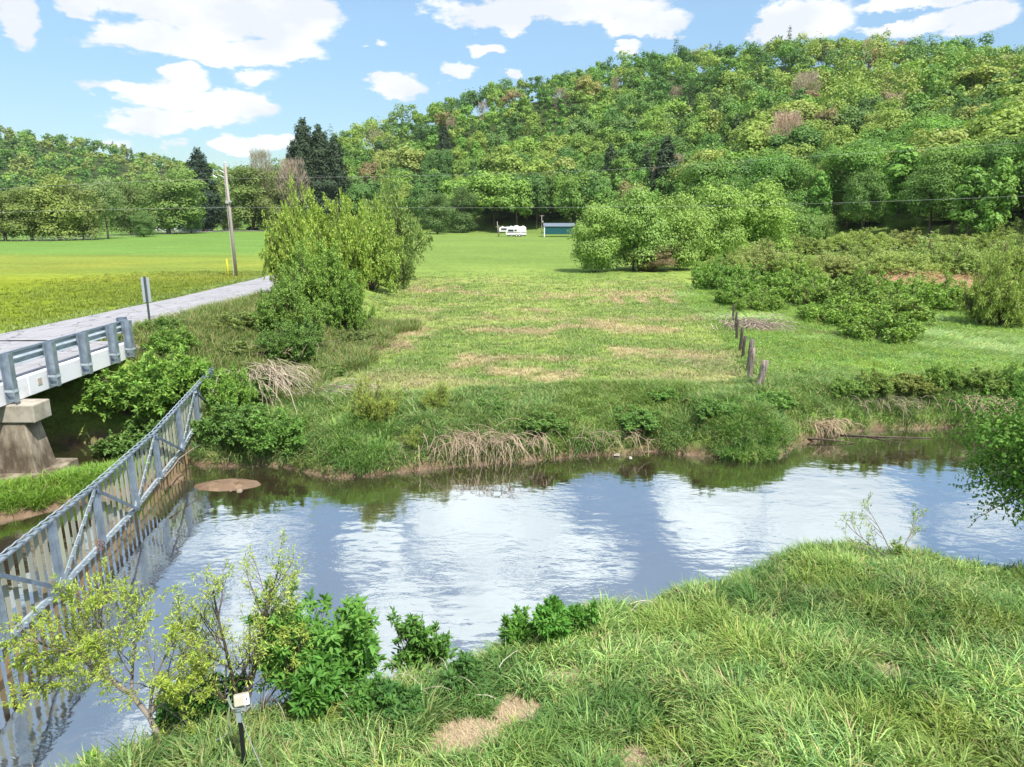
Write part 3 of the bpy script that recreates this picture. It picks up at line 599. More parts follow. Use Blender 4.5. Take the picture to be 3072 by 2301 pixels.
def wire(pts, label):
    pts = np.array(pts); t = np.linspace(0, len(pts)-1, 60); k = np.arange(len(pts))
    P = np.stack([np.interp(t, k, pts[:, i]) for i in range(3)], -1)
    for _ in range(14): P[1:-1] = (P[:-2]+2*P[1:-1]+P[2:])/4
    b = MB(); b.tube(P, .0065, 4, False); o = b.build('power_line', M_WIRE); return tag(o, label, 'power line', 'power lines strung from the utility pole')
def wpt(u, v, yy): r = ray(u, v); t = yy/r[1]; return (r[0]*t, yy, CAMH+r[2]*t)
ya = py_
wire([wpt(490, 386, ya), wpt(760, 382, ya-1), wpt(1100, 377, ya-2), wpt(1450, 361, ya-4), wpt(1700, 340, ya-6), wpt(1950, 326, ya-7), wpt(2212, 308, ya-9), wpt(2700, 270, ya-12)], 'upper power line running right from the top of the utility pole')
wire([wpt(499, 448, ya), wpt(760, 449, ya-1), wpt(1100, 449, ya-2), wpt(1500, 446, ya-4), wpt(1840, 438, ya-6), wpt(2212, 424, ya-9), wpt(2700, 400, ya-12)], 'lower power line running right across the tree clumps')
wire([wpt(490, 386, ya), wpt(300, 392, ya-2), wpt(0, 408, ya-5), wpt(-300, 425, ya-8)], 'upper power line running left from the top of the utility pole')
wire([wpt(499, 448, ya), wpt(300, 451, ya-2), wpt(0, 459, ya-5), wpt(-300, 470, ya-8)], 'lower power line running left over the pasture')
x, y, z = gp(497, 600); b = MB(); y -= .3; b.tube([(0, 0, -.2), (.0, 0, .8), (-.03, 0, 1.55*y/60)], [.055, .05, .045], 8)
tag(b.build('marker_post', M_YEL, None, True, loc=(x, y, z)), 'thin yellow marker post standing just left of the utility pole', 'marker post')
sx, sy = -14.78, 28.8; sz = tz(sx, sy); sg = tag(empty('road_sign', (sx, sy, sz), R(18)), 'narrow upright road sign seen from its grey back at the bridge end', 'road sign')
b = MB(); b.box((-.15, .03, 1.02), (.15, .036, 2.02)); bevel(b.build('sign_plate', mat('sign_back', (.42, .46, .52), .45, .3), sg), .002)
b = MB(); b.box((-.04, -.025, -.5), (-.032, .025, 2.06)); b.box((.032, -.025, -.5), (.04, .025, 2.06)); b.box((-.04, .018, -.5), (.04, .025, 2.06)); b.build('post', mat('sign_post', (.10, .13, .12), .5, .4), sg)

# ================================================================ old fence posts
fp = [(1641,838,56,1.0,.17,0,'nearest pale split post with a crooked foot at the creek end of the row'),(1619,819,63,.3,.15,0,'tall pale brown post, second from the creek, hiding the one behind'),
      (1616,800,62,.5,.12,1,'dark knotted post directly behind the tall pale brown post'),(1603,775,45,.5,.085,2,'short thin dark post fourth from the creek'),(1598,760,48,.3,.085,2,'leaning black post fifth from the creek'),
      (1590,738,44,.1,.08,2,'slim black post sixth from the creek'),(1588,718,40,.1,.08,2,'slim dark post seventh from the creek, partly hidden'),(1583,698,36,-.1,.08,2,'farthest dark post beside the dead brush')]
for i, (u, v, hp, lean, rr, mm, lab) in enumerate(fp):
    x, y, z = gp(u, v); Hh = hp*y/FPX*1.12; rg = random.Random(i)
    b = MB(); a = np.linspace(0, 1, 6)
    crook = .16 if i == 0 else 0
    P = [(-crook*(1-t)**2+.12*lean*t+rg.uniform(-.01, .01), rg.uniform(-.01, .01), -.25+(Hh+.25)*t) for t in a]
    b.tube(P, rr*(1-.12*a)*np.array([rg.uniform(.92, 1.08) for _ in a])*(.85 if mm else .8), 9)
    o = b.build('fence_post', (M_WOODP, mat('grey_post', (.24, .20, .19), .9, noise=((.07, .055, .05), 5, 6, .4, .62, (3, 3, .35)), bump=(14, .8, .03)), M_WOODD)[mm], None, True, loc=(x, y, z))
    tag(o, lab, 'fence post', 'old wooden fence posts at the edge of the meadow')

# ================================================================ camera-box on a black post, near bank
x, y = -3.17, 7.15; z = tz(x, y)
def zfor(v, x, y):      # height over (x, y) that lies on row v
    k = (CY-v)/FPX; c, s = math.cos(PITCH), math.sin(PITCH); return CAMH+y*(k*c-s)/(c+k*s)
zt = zfor(1532, x, y); hh = zt-z
sp = tag(empty('monitor_post', (x, y, z)), 'black metal post with a beige instrument box in the grass of the near bank', 'instrument post')
b = MB(); b.box((-.022, -.02, -.4), (.022, .02, hh)); bevel(b.build('post', M_BLACK, sp), .004)
b = MB(); b.box((-.034, -.032, hh-.16), (.024, .03, hh+.12)); b.tube([(-.036, 0, hh-.05), (.03, 0, hh-.05)], .012, 6); bevel(b.build('sleeve', M_GALVL, sp), .005)
rot = np.array(Matrix.Rotation(R(22), 3, 'Z')@Matrix.Rotation(R(-16), 3, 'X'))
b = MB(); b.box((-.085, -.045, 0), (.085, .045, .125), (rot, (.05, -.02, hh+.075))); o = b.build('instrument_box', M_BEIGE, sp); bevel(o, .012)
b = MB(); b.box((.045, -.0505, .06), (.058, -.046, .08), (rot, (.05, -.02, hh+.075)))
q = b.build('port', M_BLACK, o)
b = MB(); b.box((.02, -.0475, .004), (.083, -.0452, .122), (rot, (.05, -.02, hh+.075))); b.build('cover_strip', M_WHITE, o)

b = MB(); b.box((.085, -.03, .015), (.09, .035, .11), (rot, (.05, -.02, hh+.075))); b.build('side_panel', M_BLACK, o)
b = MB()
for k in range(3):
    b.tube([(-.10-.01*k, -.02, hh+.2-.02*k), (-.04, -.07-.01*k, hh+.07), (.10, -.06, hh+.02+.02*k), (.15, .0, hh+.05), (.12, .05, hh+.12)], .0045, 5)
b.tube([(-.10, 0, hh+.12), (-.13, -.02, hh-.1), (-.12, 0, hh-.3), (-.25, .05, hh-.42), (-.34, .05, hh-.47)], .005, 5)
b.tube([(.03, -.03, hh-.12), (.12, -.08, hh-.35), (.28, -.2, hh-.62), (.4, -.3, .05)], .006, 5)
b.build('cable', mat('clear_cable', (.26, .28, .28), .4), sp)

# ================================================================ camper, shed, poles at the field's end
def facing(u, v): x, y, z = gp(u, v); return x, y, z
x, y, z = facing(1107, 512); k = y/FPX*.0976     # metres per detail pixel
rv = tag(empty('camper_trailer', (x, y, z)), 'white fifth-wheel camper with dark windows and brown stripe at the wood edge', 'camper')
def cx_(a): return (a-715)*k
def cz_(a): return (530-a)*k
prof_ = [(430,420),(425,350),(445,325),(700,310),(985,308),(1012,330),(1018,485),(575,485),(568,418)]
V = [(cx_(a), yy_, cz_(c)) for yy_ in (0, 2.45) for a, c in prof_]; n = len(prof_)
import bmesh
def prism(name, pr, y0, y1, m, parent, bv=.05):
    me = bpy.data.meshes.new(name); bm = bmesh.new()
    A = [bm.verts.new((p, y0, q)) for p, q in pr]; B = [bm.verts.new((p, y1, q)) for p, q in pr]; bm.faces.new(A); bm.faces.new(B[::-1])
    for i in range(len(pr)): j = (i+1) % len(pr); bm.faces.new((A[j], A[i], B[i], B[j]))
    bmesh.ops.recalc_face_normals(bm, faces=bm.faces); bmesh.ops.triangulate(bm, faces=[f for f in bm.faces if len(f.verts) > 4]); bm.to_mesh(me); bm.free(); me.materials.append(m)
    o = bpy.data.objects.new(name, me); C.objects.link(o); o.parent = parent
    if bv: bevel(o, bv)
    return o
prism('body', [(cx_(a), cz_(c)) for a, c in prof_], 0, 2.45, M_WHITE, rv)
for (a, b_, c, d, m, nm) in ((470,345,588,382,M_GLASS,'window'),(620,372,738,415,M_GLASS,'window'),(760,372,806,405,M_GLASS,'window'),(590,428,888,440,M_STRIPE,'stripe'),(905,428,1012,440,M_STRIPE,'stripe')):
    q = MB(); q.box((cx_(a), -.03, cz_(d)), (cx_(b_ if False else c), .0, cz_(b_))); w = q.build(nm, m, rv)
    if nm == 'window':
        q = MB(); x0, x1, z0, z1 = cx_(a)-.05, cx_(c)+.05, cz_(d)-.05, cz_(b_)+.05
        q.bar((x0, -.04, z0), (x1, -.04, z0), .04, .06); q.bar((x0, -.04, z1), (x1, -.04, z1), .04, .06); q.bar((x0, -.04, z0), (x0, -.04, z1), .04, .06, (0, 1, 0)); q.bar((x1, -.04, z0), (x1, -.04, z1), .04, .06, (0, 1, 0)); q.build('frame', M_WHITE, w)
for a, c, wd in ((500, 310, 20), (690, 300, 18), (800, 292, 42), (945, 298, 22)):
    q = MB(); q.box((cx_(a-wd), .7, cz_(c+18)), (cx_(a+wd), 1.6, cz_(c-4))); bevel(q.build('roof_vent', M_WHITE, rv), .04)
for a in (803, 866):
    q = MB(); q.tube([(cx_(a), .0, cz_(500)), (cx_(a), .25, cz_(500))], .36, 16); w = q.build('wheel', M_TYRE, rv)
    q = MB(); q.tube([(cx_(a), -.02, cz_(500)), (cx_(a), .0, cz_(500))], .2, 12); q.build('hub', M_WHITE, w)
q = MB(); q.box((cx_(590), .2, cz_(505)), (cx_(1005), 2.2, cz_(486))); q.build('chassis', M_STRIPE, rv)
for a in (575, 695, 945): q = MB(); q.box((cx_(a)-.06, .1, cz_(532)), (cx_(a)+.06, .25, cz_(490))); q.build('jack_leg', M_GALVL, rv)
def thinpole(u, v, H_, r, lean, lab, m=M_POLE, arm=0, nm='wooden_pole'):
    x, y, z = gp(u, v); h = H_*y/FPX; b = MB(); b.tube([(0, 0, -.3), (lean*h*.5, 0, h*.5), (lean*h, 0, h)], [r, r*.85, r*.7], 8)
    if arm: b.bar((lean*h-arm/2, 0, h*.97), (lean*h+arm/2, 0, h*.97), .1, .12); b.tube([(lean*h+.25, -.2, h*.6), (lean*h+.25, -.2, h*.72)], .22, 8)
    return tag(b.build(nm, m, None, True, loc=(x, y, z)), lab, 'pole')
thinpole(1077, 511, 31, .13, -.09, 'pale leaning pole just left of the camper')
thinpole(1080, 510, 22, .09, -.12, 'shorter leaning prop pole between the pale pole and the camper')
thinpole(1170, 508, 41, .12, .0, 'short utility pole with crossarm between the camper and the teal shed', arm=1.5, nm='utility_pole')
x, y, z = gp(1176, 512); s_ = y/FPX
sh_ = tag(empty('carport_shed', (x, y, z)), 'teal sided metal shed with grey roof and white corner post at the wood edge', 'shed')
q = MB(); q.box((0, 0, .75), (8.5, .06, 2.9)); q.build('side_wall', M_TEAL, sh_)
q = MB(); q.box((0, .06, 0), (.06, 5.5, 2.9)); q.build('end_wall', M_DECK, sh_)
q = MB(); q.hexa(np.array([(-.25, -.25, 2.9), (8.8, -.25, 2.9), (8.8, 3, 3.75), (-.25, 3, 3.75), (-.25, -.25, 2.98), (8.8, -.25, 2.98), (8.8, 3, 3.83), (-.25, 3, 3.83)])); q.hexa(np.array([(-.25, 3, 3.75), (8.8, 3, 3.75), (8.8, 6, 2.9), (-.25, 6, 2.9), (-.25, 3, 3.83), (8.8, 3, 3.83), (8.8, 6, 2.98), (-.25, 6, 2.98)])); q.build('roof', mat('blue_grey_roof', (.17, .21, .26), .5, .2), sh_)
q = MB(); q.box((-.16, -.12, -.3), (.12, .1, 3.0)); q.build('corner_post', M_WHITE, sh_)
q = MB(); q.box((8.3, -.12, -.3), (8.5, .1, 3.0)); q.build('corner_post', M_WHITE, sh_)

# ================================================================ farmhouse, drive and cars behind the left trees
x, y, z = gp(370, 502); y += 14; x = x*(y/(y-14)); z = tz(x, y)
h = tag(empty('farmhouse', (x, y, z), R(-4)), 'long white house with pale metal roof behind the pasture trees', 'house')
q = MB(); q.box((-12, 0, -.5), (12, 9, 3.4)); q.build('wall', M_WHITE, h)
for sgn in (0, 1):
    q = MB(); yb = 4.5; ya_ = -.6 if sgn == 0 else 9.6
    q.hexa(np.array([(-12.6, ya_, 3.2), (12.6, ya_, 3.2), (12.6, yb, 7.2), (-12.6, yb, 7.2), (-12.6, ya_, 3.38), (12.6, ya_, 3.38), (12.6, yb, 7.38), (-12.6, yb, 7.38)])); q.build('roof', M_ROOF, h)
for sx_ in (-12, 12): q = MB(); q.add([(sx_, 0, 3.4), (sx_, 9, 3.4), (sx_, 4.5, 7.2)], [], [(0, 2, 1)]); q.build('gable', M_WHITE, h)
for a in (-10, -6.5, -3, 3.2, 6.5, 9.8):
    q = MB(); q.box((a-.55, -.05, 1.0), (a+.55, 0, 2.4)); w = q.build('window', M_GLASS, h); q = MB(); q.box((a-.7, -.08, .88), (a+.7, -.051, .98)); q.build('sill', M_WHITE, w)
q = MB(); q.box((.0, -.06, 0), (1.0, 0, 2.1)); q.build('door', M_STRIPE, h)
q = MB(); q.box((4, 4.1, 6.4), (4.8, 4.9, 8.4)); q.build('chimney', M_CONC, h)
# gravel drive from the house to the road
pts = [(-75, 214), (-66, 222), (-57, 232), (-50, 236), (-44, 238)]
a0 = gp(300, 503); 
dr = [gp(300, 506), gp(400, 503), gp(470, 500.5), gp(520, 499.5), gp(590, 499.5), gp(640, 500)]
V = []
for i, (x, y, z) in enumerate(dr):
    for s2 in (-1, -.33, .33, 1): yy2 = y+4+s2*4.2; V.append((x, yy2, tz(x, yy2)+.08))
I = (np.arange(len(dr)-1)[:, None]*4+np.arange(3)[None]).ravel()
tag(mk('gravel_drive', V, np.stack([I, I+4, I+5, I+1], -1), M_GRAVEL), kind='structure')
def car(u, v, rz, L, Hh, kind, lab):
    x, y, z = gp(u, v); y += 3; z = tz(x, y)+.1; c = tag(empty('parked_car', (x, y, z), rz), lab, 'car'); w = 1.85; l = L/2
    if kind == 'suv': low = [(-l,.35),(-l,1.0),(l-.1,1.0),(l,.85),(l,.35)]; cab = [(-l+.05,1.0),(-l+.35,Hh),(l-1.9,Hh),(l-1.2,1.0)]
    else: low = [(-l,.32),(-l,.85),(-l+.7,.98),(l-1.0,.92),(l,.7),(l,.32)]; cab = [(-l+.5,.95),(-l+1.4,Hh),(l-2.1,Hh),(l-1.1,.92)]
    prism('body', low, -w/2, w/2, M_CARD, c, .08); prism('cabin', cab, -w/2+.12, w/2-.12, M_GLASS, c, .05)
    q = MB(); xs_ = [p[0] for p in cab if p[1] == Hh]; q.box((xs_[0], -w/2+.15, Hh), (xs_[1], w/2-.15, Hh+.04)); bevel(q.build('roof', M_WHITE if kind == 'suv' else M_CARD, c), .02)
    for sx_ in (-l+.85, l-.85):
        for sy_ in (-1, 1):
            q = MB(); q.tube([(sx_, sy_*(w/2-.2), .34), (sx_, sy_*(w/2+.02), .34)], .34, 14); wl = q.build('wheel', M_TYRE, c)
            q = MB(); q.tube([(sx_, sy_*(w/2+.02), .34), (sx_, sy_*(w/2+.035), .34)], .2, 10); q.build('rim', M_GALV, wl)
    for sy_ in (-.65, .65): q = MB(); q.box((-l-.02, sy_-.12, .7), (-l+.02, sy_+.12, .85)); q.build('tail_light', mat('tail_red', (.4, .02, .02), .3), c)
car(488, 499, R(62), 4.6, 1.75, 'suv', 'dark parked vehicle with bright roof left of the utility pole')
car(541, 498, R(4), 4.9, 1.45, 'sedan', 'black car parked sideways under the round tree right of the pole')
# thin wire fence along the pasture's far edge
fe = tag(empty('wire_fence', (0, 0, 0)), 'low wire fence with thin posts along the far edge of the left pasture', 'fence')
fpts = [gp(u, v) for u, v in ((0, 523), (60, 524), (130, 522), (200, 519), (300, 512), (380, 506), (450, 503), (520, 501))]
fx = np.array(fpts); t = np.linspace(0, len(fx)-1, 34); FX = np.stack([np.interp(t, np.arange(len(fx)), fx[:, i]) for i in range(3)], -1)
for (x, y, z) in FX: q = MB(); q.tube([(x, y, z-.2), (x, y, z+1.25)], .055, 5); q.build('post', M_WOODP, fe)
for hh_ in (.45, .8, 1.15): q = MB(); q.tube([(x, y, z+hh_) for x, y, z in FX], .012, 3, False); q.build('wire', M_WIRE, fe)
# ================================================================ foliage builders
def unit(v): return v/(np.linalg.norm(v, axis=-1, keepdims=True)+1e-9)
def leafquads(P, D, N, L, Wd):
    """diamond leaves: base P, direction D, face normal N"""
    D = unit(D); Wv = unit(np.cross(D, N)); L = np.asarray(L)[:, None]; Wd = np.asarray(Wd)[:, None]
    V = np.stack([P, P+D*L*.45+Wv*Wd*.5, P+D*L, P+D*L*.45-Wv*Wd*.5], 1).reshape(-1, 3)
    return V, np.arange(len(P)*4).reshape(-1, 4)
def leaves_obj(name, P, D, N, L, Wd, col, parent=None, m=None, loc=None):
    V, F = leafquads(P, D, N, L, Wd)
    return mk(name, V, F, m or M_LEAF, parent, {'col': ('FACE', col)}, loc=loc)
def rnd(rng, n): return unit(rng.normal(size=(n, 3)))
def crown_pts(rng, H, Rr, n, kind='broad', base=.22, nb=34, ls=.45):
    """leaf positions/normals/tints for a crown of height H, radius Rr"""
    if kind == 'conifer':
        z = 1-rng.random(n)**.66; z = base*.5+(1-base*.5)*z; nl = 13
        lay = z*nl; off = .5*vn(rng.random(n)*0+np.round(lay), np.zeros(n), 1., 9); z = z+(np.round(lay)-lay)/nl*.45
        a = rng.random(n)*2*math.pi; br = .45+.85*vn(a*1.6+9, np.round(lay)*5.3, 1.0, int(rng.integers(99)))
        r = Rr*(np.clip(1.03-z, 0, 1)**.62)*br*rng.random(n)**.5*np.minimum(1, .35+(z-base*.4)*5)
        P = np.stack([r*np.cos(a), r*np.sin(a), z*H*.98-.07*r+rng.normal(size=n)*.22], -1); N = unit(np.stack([np.cos(a)*.6, np.sin(a)*.6, np.full(n, .8)], -1)+rng.normal(size=(n, 3))*.35)
        return P, N, .8+.35*rng.random(n)
    C_ = rnd(rng, nb); rad = rng.random(nb)**.38
    zc = {'broad': .60, 'tall': .56, 'shrub': .46, 'mound': .32, 'spire': .55}[kind]; zr = {'broad': .34, 'tall': .42, 'shrub': .46, 'mound': .48, 'spire': .45}[kind]
    cz_ = zc+C_[:, 2]*rad*zr*.80
    prof = {'broad': lambda t: 1., 'tall': lambda t: .9, 'shrub': lambda t: 1., 'mound': lambda t: 1., 'spire': lambda t: np.clip(1.25-t*.9, .15, 1)}[kind](cz_)
    if kind in ('shrub', 'mound'): cz_ = np.where(rng.random(nb) < .30, rng.uniform(.06, .35, nb), np.abs(cz_-.02)+.04)
    Cx = np.stack([C_[:, 0]*rad*Rr*.74*prof, C_[:, 1]*rad*Rr*.74*prof, cz_*H], -1)
    br = Rr*rng.uniform(.17, .42, nb)*(.75+.25*np.ones(nb)*prof)
    w = br**2; w /= w.sum(); k = rng.choice(nb, n, p=w); d = rnd(rng, n); d[:, 2] = np.where((d[:, 2] < -.25) & (rng.random(n) < .7), -d[:, 2], d[:, 2])
    lump = 1+.35*(vn(d[:, 0]*3+k*9, d[:, 1]*3+d[:, 2]*4, 1., 3)-.5)
    P = Cx[k]+d*(br[k]*lump*(1-.42*rng.random(n)**1.6))[:, None]*np.array((1, 1, .86))
    rag = rng.random(n) < .13; P[rag] += d[rag]*(br[k][rag]*rng.random(rag.sum())**2*.75)[:, None]+np.array((0, 0, .02*H))*rng.random((rag.sum(), 1))
    P[:, 2] = np.where(P[:, 2] < .03*H, rng.uniform(.02, .10, n)*H, P[:, 2])
    N = unit(d*1.+rng.normal(size=(n, 3))*.27+np.array((0, 0, .25)))
    tb = rng.uniform(.9, 1.1, nb)
    return P, N, tb[k]*rng.uniform(.86, 1.14, n)
def tint3(rng, t, yel=.06):
    n = len(t); y = rng.normal(size=n)*yel
    return np.stack([t*(1+y), t*(1+.35*y), t*(1-y*.5)], -1)
def crown_obj(name, rng, H, Rr, n, kind, parent, ls=.45, base=.22, nb=34, asp=.72, yel=.06):
    P, N, t = crown_pts(rng, H, Rr, n, kind, base, nb, ls)
    D = unit(np.cross(N, rnd(rng, n))+np.array((0, 0, -.15))); L = ls*rng.uniform(.65, 1.35, n)
    return leaves_obj(name, P-D*L[:, None]*.4, D, N, L, L*asp, tint3(rng, t, yel), parent)
def trunk_obj(name, rng, H, r, limbs, parent, Rr, m=None, start=.3):
    b = MB(); P = [(rng.normal()*.01*H*t, rng.normal()*.01*H*t, -.4+(H*.86+.4)*t) for t in np.linspace(0, 1, 7)]
    b.tube(P, np.linspace(r, r*.18, 7), 7)
    for i in range(limbs):
        t = rng.uniform(start, .75); a = rng.uniform(0, 6.283); q = np.array(P[int(t*6)])*1.; q[2] = H*.86*t; L = Rr*rng.uniform(.5, .95)
        d = np.array((math.cos(a), math.sin(a), rng.uniform(.5, 1.2))); pts = [q, q+d*L*.45, q+d*L*.8*np.array((1, 1, 1.15))+rng.normal(size=3)*.1*L]
        b.tube(pts, [r*.42*(1-t*.6), r*.25*(1-t*.6), r*.08], 5)
    return b.build(name, m or M_BARK, parent, True)
def bare_obj(name, rng, H, Rr, n, parent, m=None):
    """leafless crown: fans of fine upright twigs"""
    a = rng.random(n)*6.283; t = rng.random(n)**.8; z = H*(.28+.62*t); r = Rr*np.sin(np.clip(t*1.1+.12, 0, 1)*math.pi*.78)*rng.random(n)**.6
    P = np.stack([r*np.cos(a), r*np.sin(a), z], -1); D = unit(np.stack([np.cos(a)*.55, np.sin(a)*.55, np.ones(n)*1.1], -1)+rng.normal(size=(n, 3))*.3)
    L = H*.085*rng.uniform(.6, 1.5, n)
    return leaves_obj(name, P, D, rnd(rng, n), L, np.full(n, .055*H/12), tint3(rng, rng.uniform(.7, 1.2, n), .04), parent, M_DRY)

class Proto:
    """a tree kind: shared crown and trunk meshes, copied for every tree"""
    def __init__(s, name, build, H=12.): s.name = name; s.build = build; s.src = None; s.H = H
    def place(s, loc, rz, sc, color, label, cat, group=None, sz=None):
        sc3 = (sc, sc, sc*(sz or 1)) if not isinstance(sc, tuple) else sc
        if s.src is None:
            o = empty(s.name, loc, rz); s.build(o); s.src = o
        else: o = copy_tree(s.src); o.location = loc; o.rotation_euler = (0, 0, rz)
        color = (color[0]*1.62+.010, color[1]*1.40+.010, color[2]*1.2+.016)
        o.scale = sc3; tag(o, label, cat, group)
        for c in o.children:
            if c.name.split('.')[0] in ('crown', 'foliage', 'leaves', 'blossom'): c.color = (*color, 1)
        return o
H0 = 12.
def mkproto(name, seed, kind, Rr, n, ls, nb=34, trunk=.2, bark=None, bare=0, base=.22, cname='crown', limbs=5, H=H0, asp=.72):
    def build(o):
        rng = np.random.default_rng(seed)
        if kind == 'bare': bare_obj(cname, rng, H, Rr, n, o)
        else: crown_obj(cname, rng, H, Rr, n, kind, o, ls, base, nb, asp)
        trunk_obj('trunk', rng, H, trunk, limbs, o, Rr, bark)
    return Proto(name, build, H)
rg = random.Random(11); RN = np.random.default_rng(11)
BROAD = [mkproto('broadleaf_tree', 100+i, 'broad', 4.5+.3*i, 6500, .46, 24+5*i) for i in range(4)]
TALL = [mkproto('broadleaf_tree', 120+i, 'tall', 3.5, 5200, .44, 30) for i in range(2)]
FINE = [mkproto('broadleaf_tree', 180+i, 'broad', 4.6, 17000, .27, 34+6*i, limbs=8) for i in range(3)]
SPIRE = [mkproto('poplar_tree', 130+i, 'spire', 2.9, 4600, .42, 34) for i in range(2)]
CONI = [mkproto('pine_tree', 140+i, 'conifer', 3.0+.5*i, 7000, .55, base=.2, limbs=0, asp=.45) for i in range(2)]
BARE = [mkproto('bare_tree', 150+i, 'bare', 3.2, 2600, 0, bark=M_BARKG, limbs=10) for i in range(2)]

GREENS = [((.075, .195, .016), 'mid green'), ((.10, .235, .018), 'bright green'), ((.055, .15, .018), 'deep green'), ((.13, .25, .022), 'yellow green'), ((.085, .19, .035), 'soft green')]
def jit(c, s=.12): k = 1+rg.uniform(-s, s); return tuple(max(0, a*k*(1+rg.uniform(-s*.5, s*.5))) for a in c)

# ---------------------------------------------------------------- the wooded hill: nearest trees one by one, the rest as one forest
def jgrid(n_try, cond, mind, seed):
    r = np.random.default_rng(seed); pts = r.uniform(0, 1, (n_try, 2)); az_ = cond['az'][0]+(cond['az'][1]-cond['az'][0])*pts[:, 0]
    r0, r1 = cond['r']; rr = np.sqrt(r0**2+(r1**2-r0**2)*pts[:, 1]); P = np.stack([rr*np.sin(az_), rr*np.cos(az_)], -1)
    cell = {}; keep = []
    for i, (x, y) in enumerate(P):
        cx, cy = int(x//mind), int(y//mind); ok = True
        for a in (-1, 0, 1):
            for b in (-1, 0, 1):
                for j in cell.get((cx+a, cy+b), ()):
                    if (P[j, 0]-x)**2+(P[j, 1]-y)**2 < mind*mind: ok = False; break
                if not ok: break
            if not ok: break
        if ok: cell.setdefault((cx, cy), []).append(i); keep.append(i)
    return P[keep]
aR0 = azel(590, 300)[0]; aR1 = R(41)
P = jgrid(9000, {'az': (aR0, aR1), 'r': (120, 480)}, 6.9, 5)
rf = np.interp(np.arctan2(P[:, 0], P[:, 1]), HR[:, 0], HR[:, 2]); rr_ = np.interp(np.arctan2(P[:, 0], P[:, 1]), HR[:, 0], HR[:, 3])
r_ = np.hypot(P[:, 0], P[:, 1]); ok = (r_ > rf-3) & (r_ < rr_+12); P = P[ok]; r_ = r_[ok]; rf = rf[ok]; rr_ = rr_[ok]
front = (r_-rf)                       # metres up the slope from the wood's edge
order = np.argsort(front+r_*.15); P = P[order]; front = front[order]; r_ = r_[order]; top_ = ((rr_-rf)[order]-front)
Zp = ter(P[:, 0], P[:, 1])
NIND = 300
far_list = []
def pick(x, y, fr, tp):
    n = float(fbm(np.array(x), np.array(y), 45, 200, 3)); n2 = float(vn(np.array(x), np.array(y), 70, 201)); q = rg.random(); a = math.atan2(x, y)
    right = a > azel(1500, 300)[0]
    if q < .035 or (q < .16 and (a < azel(760, 300)[0] or (tp < 14 and not right))): return 'pine', (.028, .062, .022)
    if q < .07: return 'bare', (.30, .25, .22)
    if q < .09+.02*right: return 'russet', (.175, .165, .065) if rg.random() < .6 else (.185, .145, .08)
    if q < .15+.20*right*(n2 > .4)+.04: return 'gold', (.165, .27, .03) if rg.random() < .7 else (.19, .27, .05)
    if n2 > .62 and q < .6: return 'spire', jit((.10, .25, .016))
    c = GREENS[min(4, int(n*6.5-.6+rg.uniform(-1.3, 1.3))) % 5]
    return c[1], jit(c[0])
KIND = {'pine': (CONI, 'dark pine tree among the broadleaves on the wooded hillside', 'pine tree', 'pines on the wooded hillside'),
        'bare': (BARE, 'grey leafless tree standing among green trees on the wooded hillside', 'tree', 'leafless trees on the wooded hillside'),
        'russet': (BROAD, 'tree with reddish tan new leaves on the wooded hillside', 'tree', 'reddish trees on the wooded hillside'),
        'gold': (BROAD, 'pale golden green broadleaf tree on the wooded hillside', 'tree', 'golden green trees on the wooded hillside'),
        'spire': (SPIRE, 'pointed bright green young tree on the lower wooded hillside', 'tree', 'pointed young trees on the wooded hillside')}
HT = []
for i, (x, y) in enumerate(P):
    k, c = pick(x, y, front[i], top_[i]); foot = front[i] < 22
    if r_[i] < 215 and k in ('pine', 'russet', 'bare'): k, c = 'mid green', jit(GREENS[0][0])
    hgt_ = rg.uniform(13, 18) if not foot else rg.uniform(15, 20)
    if k == 'pine': hgt_ *= 1.18
    if k == 'bare': hgt_ *= .95
    if k == 'spire': hgt_ *= .9
    wide = rg.uniform(.72, 1.28)*(1.15 if k == 'gold' else 1); hgt_ *= .8+.25*wide
    if i < NIND:
        fine = r_[i] < 215
        if k in KIND: pr, lab, cat, grp = KIND[k]
        else: pr, lab, cat, grp = (FINE if fine else BROAD if rg.random() < .7 else TALL), k+' broadleaf tree on the wooded hillside', 'tree', k+' trees on the wooded hillside'
        s = hgt_/H0; HT.append((rg.choice(pr).place((x, y, Zp[i]-.4), rg.uniform(0, 6.28), (s*wide, s*wide, s), c, lab, cat, grp), lab.split(' on the ')[0].replace(' standing among green trees', '').replace(' among the broadleaves', ''), front[i]))
    else: far_list.append((x, y, Zp[i]-.4, hgt_, wide, k, c))
ORD = ['leftmost', 'second from left', 'third from left', 'fourth from left', 'fifth from left', 'sixth from left', 'seventh from left', 'eighth from left', 'ninth from left', 'tenth from left', 'eleventh from left', 'twelfth from left']
def ordn(i, n): return 'only one' if n == 1 else ('rightmost' if i == n-1 else (ORD[i] if i < 12 else '%dth from left' % (i+1)))
def rank_labels(items):
    d = {}
    for o, key in items: d.setdefault(key, []).append(o)
    for (a, b), os_ in d.items():
        os_.sort(key=lambda o: math.atan2(o.location.x, o.location.y))
        for i, o in enumerate(os_): o['label'] = (a+' '+b) if len(os_) == 1 else '%s, %s, %s' % (a, ordn(i, len(os_)), b)
def landmark(x, y):
    a = math.atan2(x, y)
    for u, t in ((690, 'beside the pines'), (930, 'behind the thicket'), (1130, 'above the camper'), (1225, 'above the teal shed'), (1420, 'above the big clump'), (1640, 'behind the big clump'), (1820, 'right of the clump'), (2020, 'above the olive scrub'), (9999, 'at the right edge')):
        if a < azel(u, 430)[0]: return t
rank_labels([(o, (l, 'at the wood edge '+landmark(o.location.x, o.location.y) if f < 24 else 'up the slope '+landmark(o.location.x, o.location.y))) for o, l, f in HT])
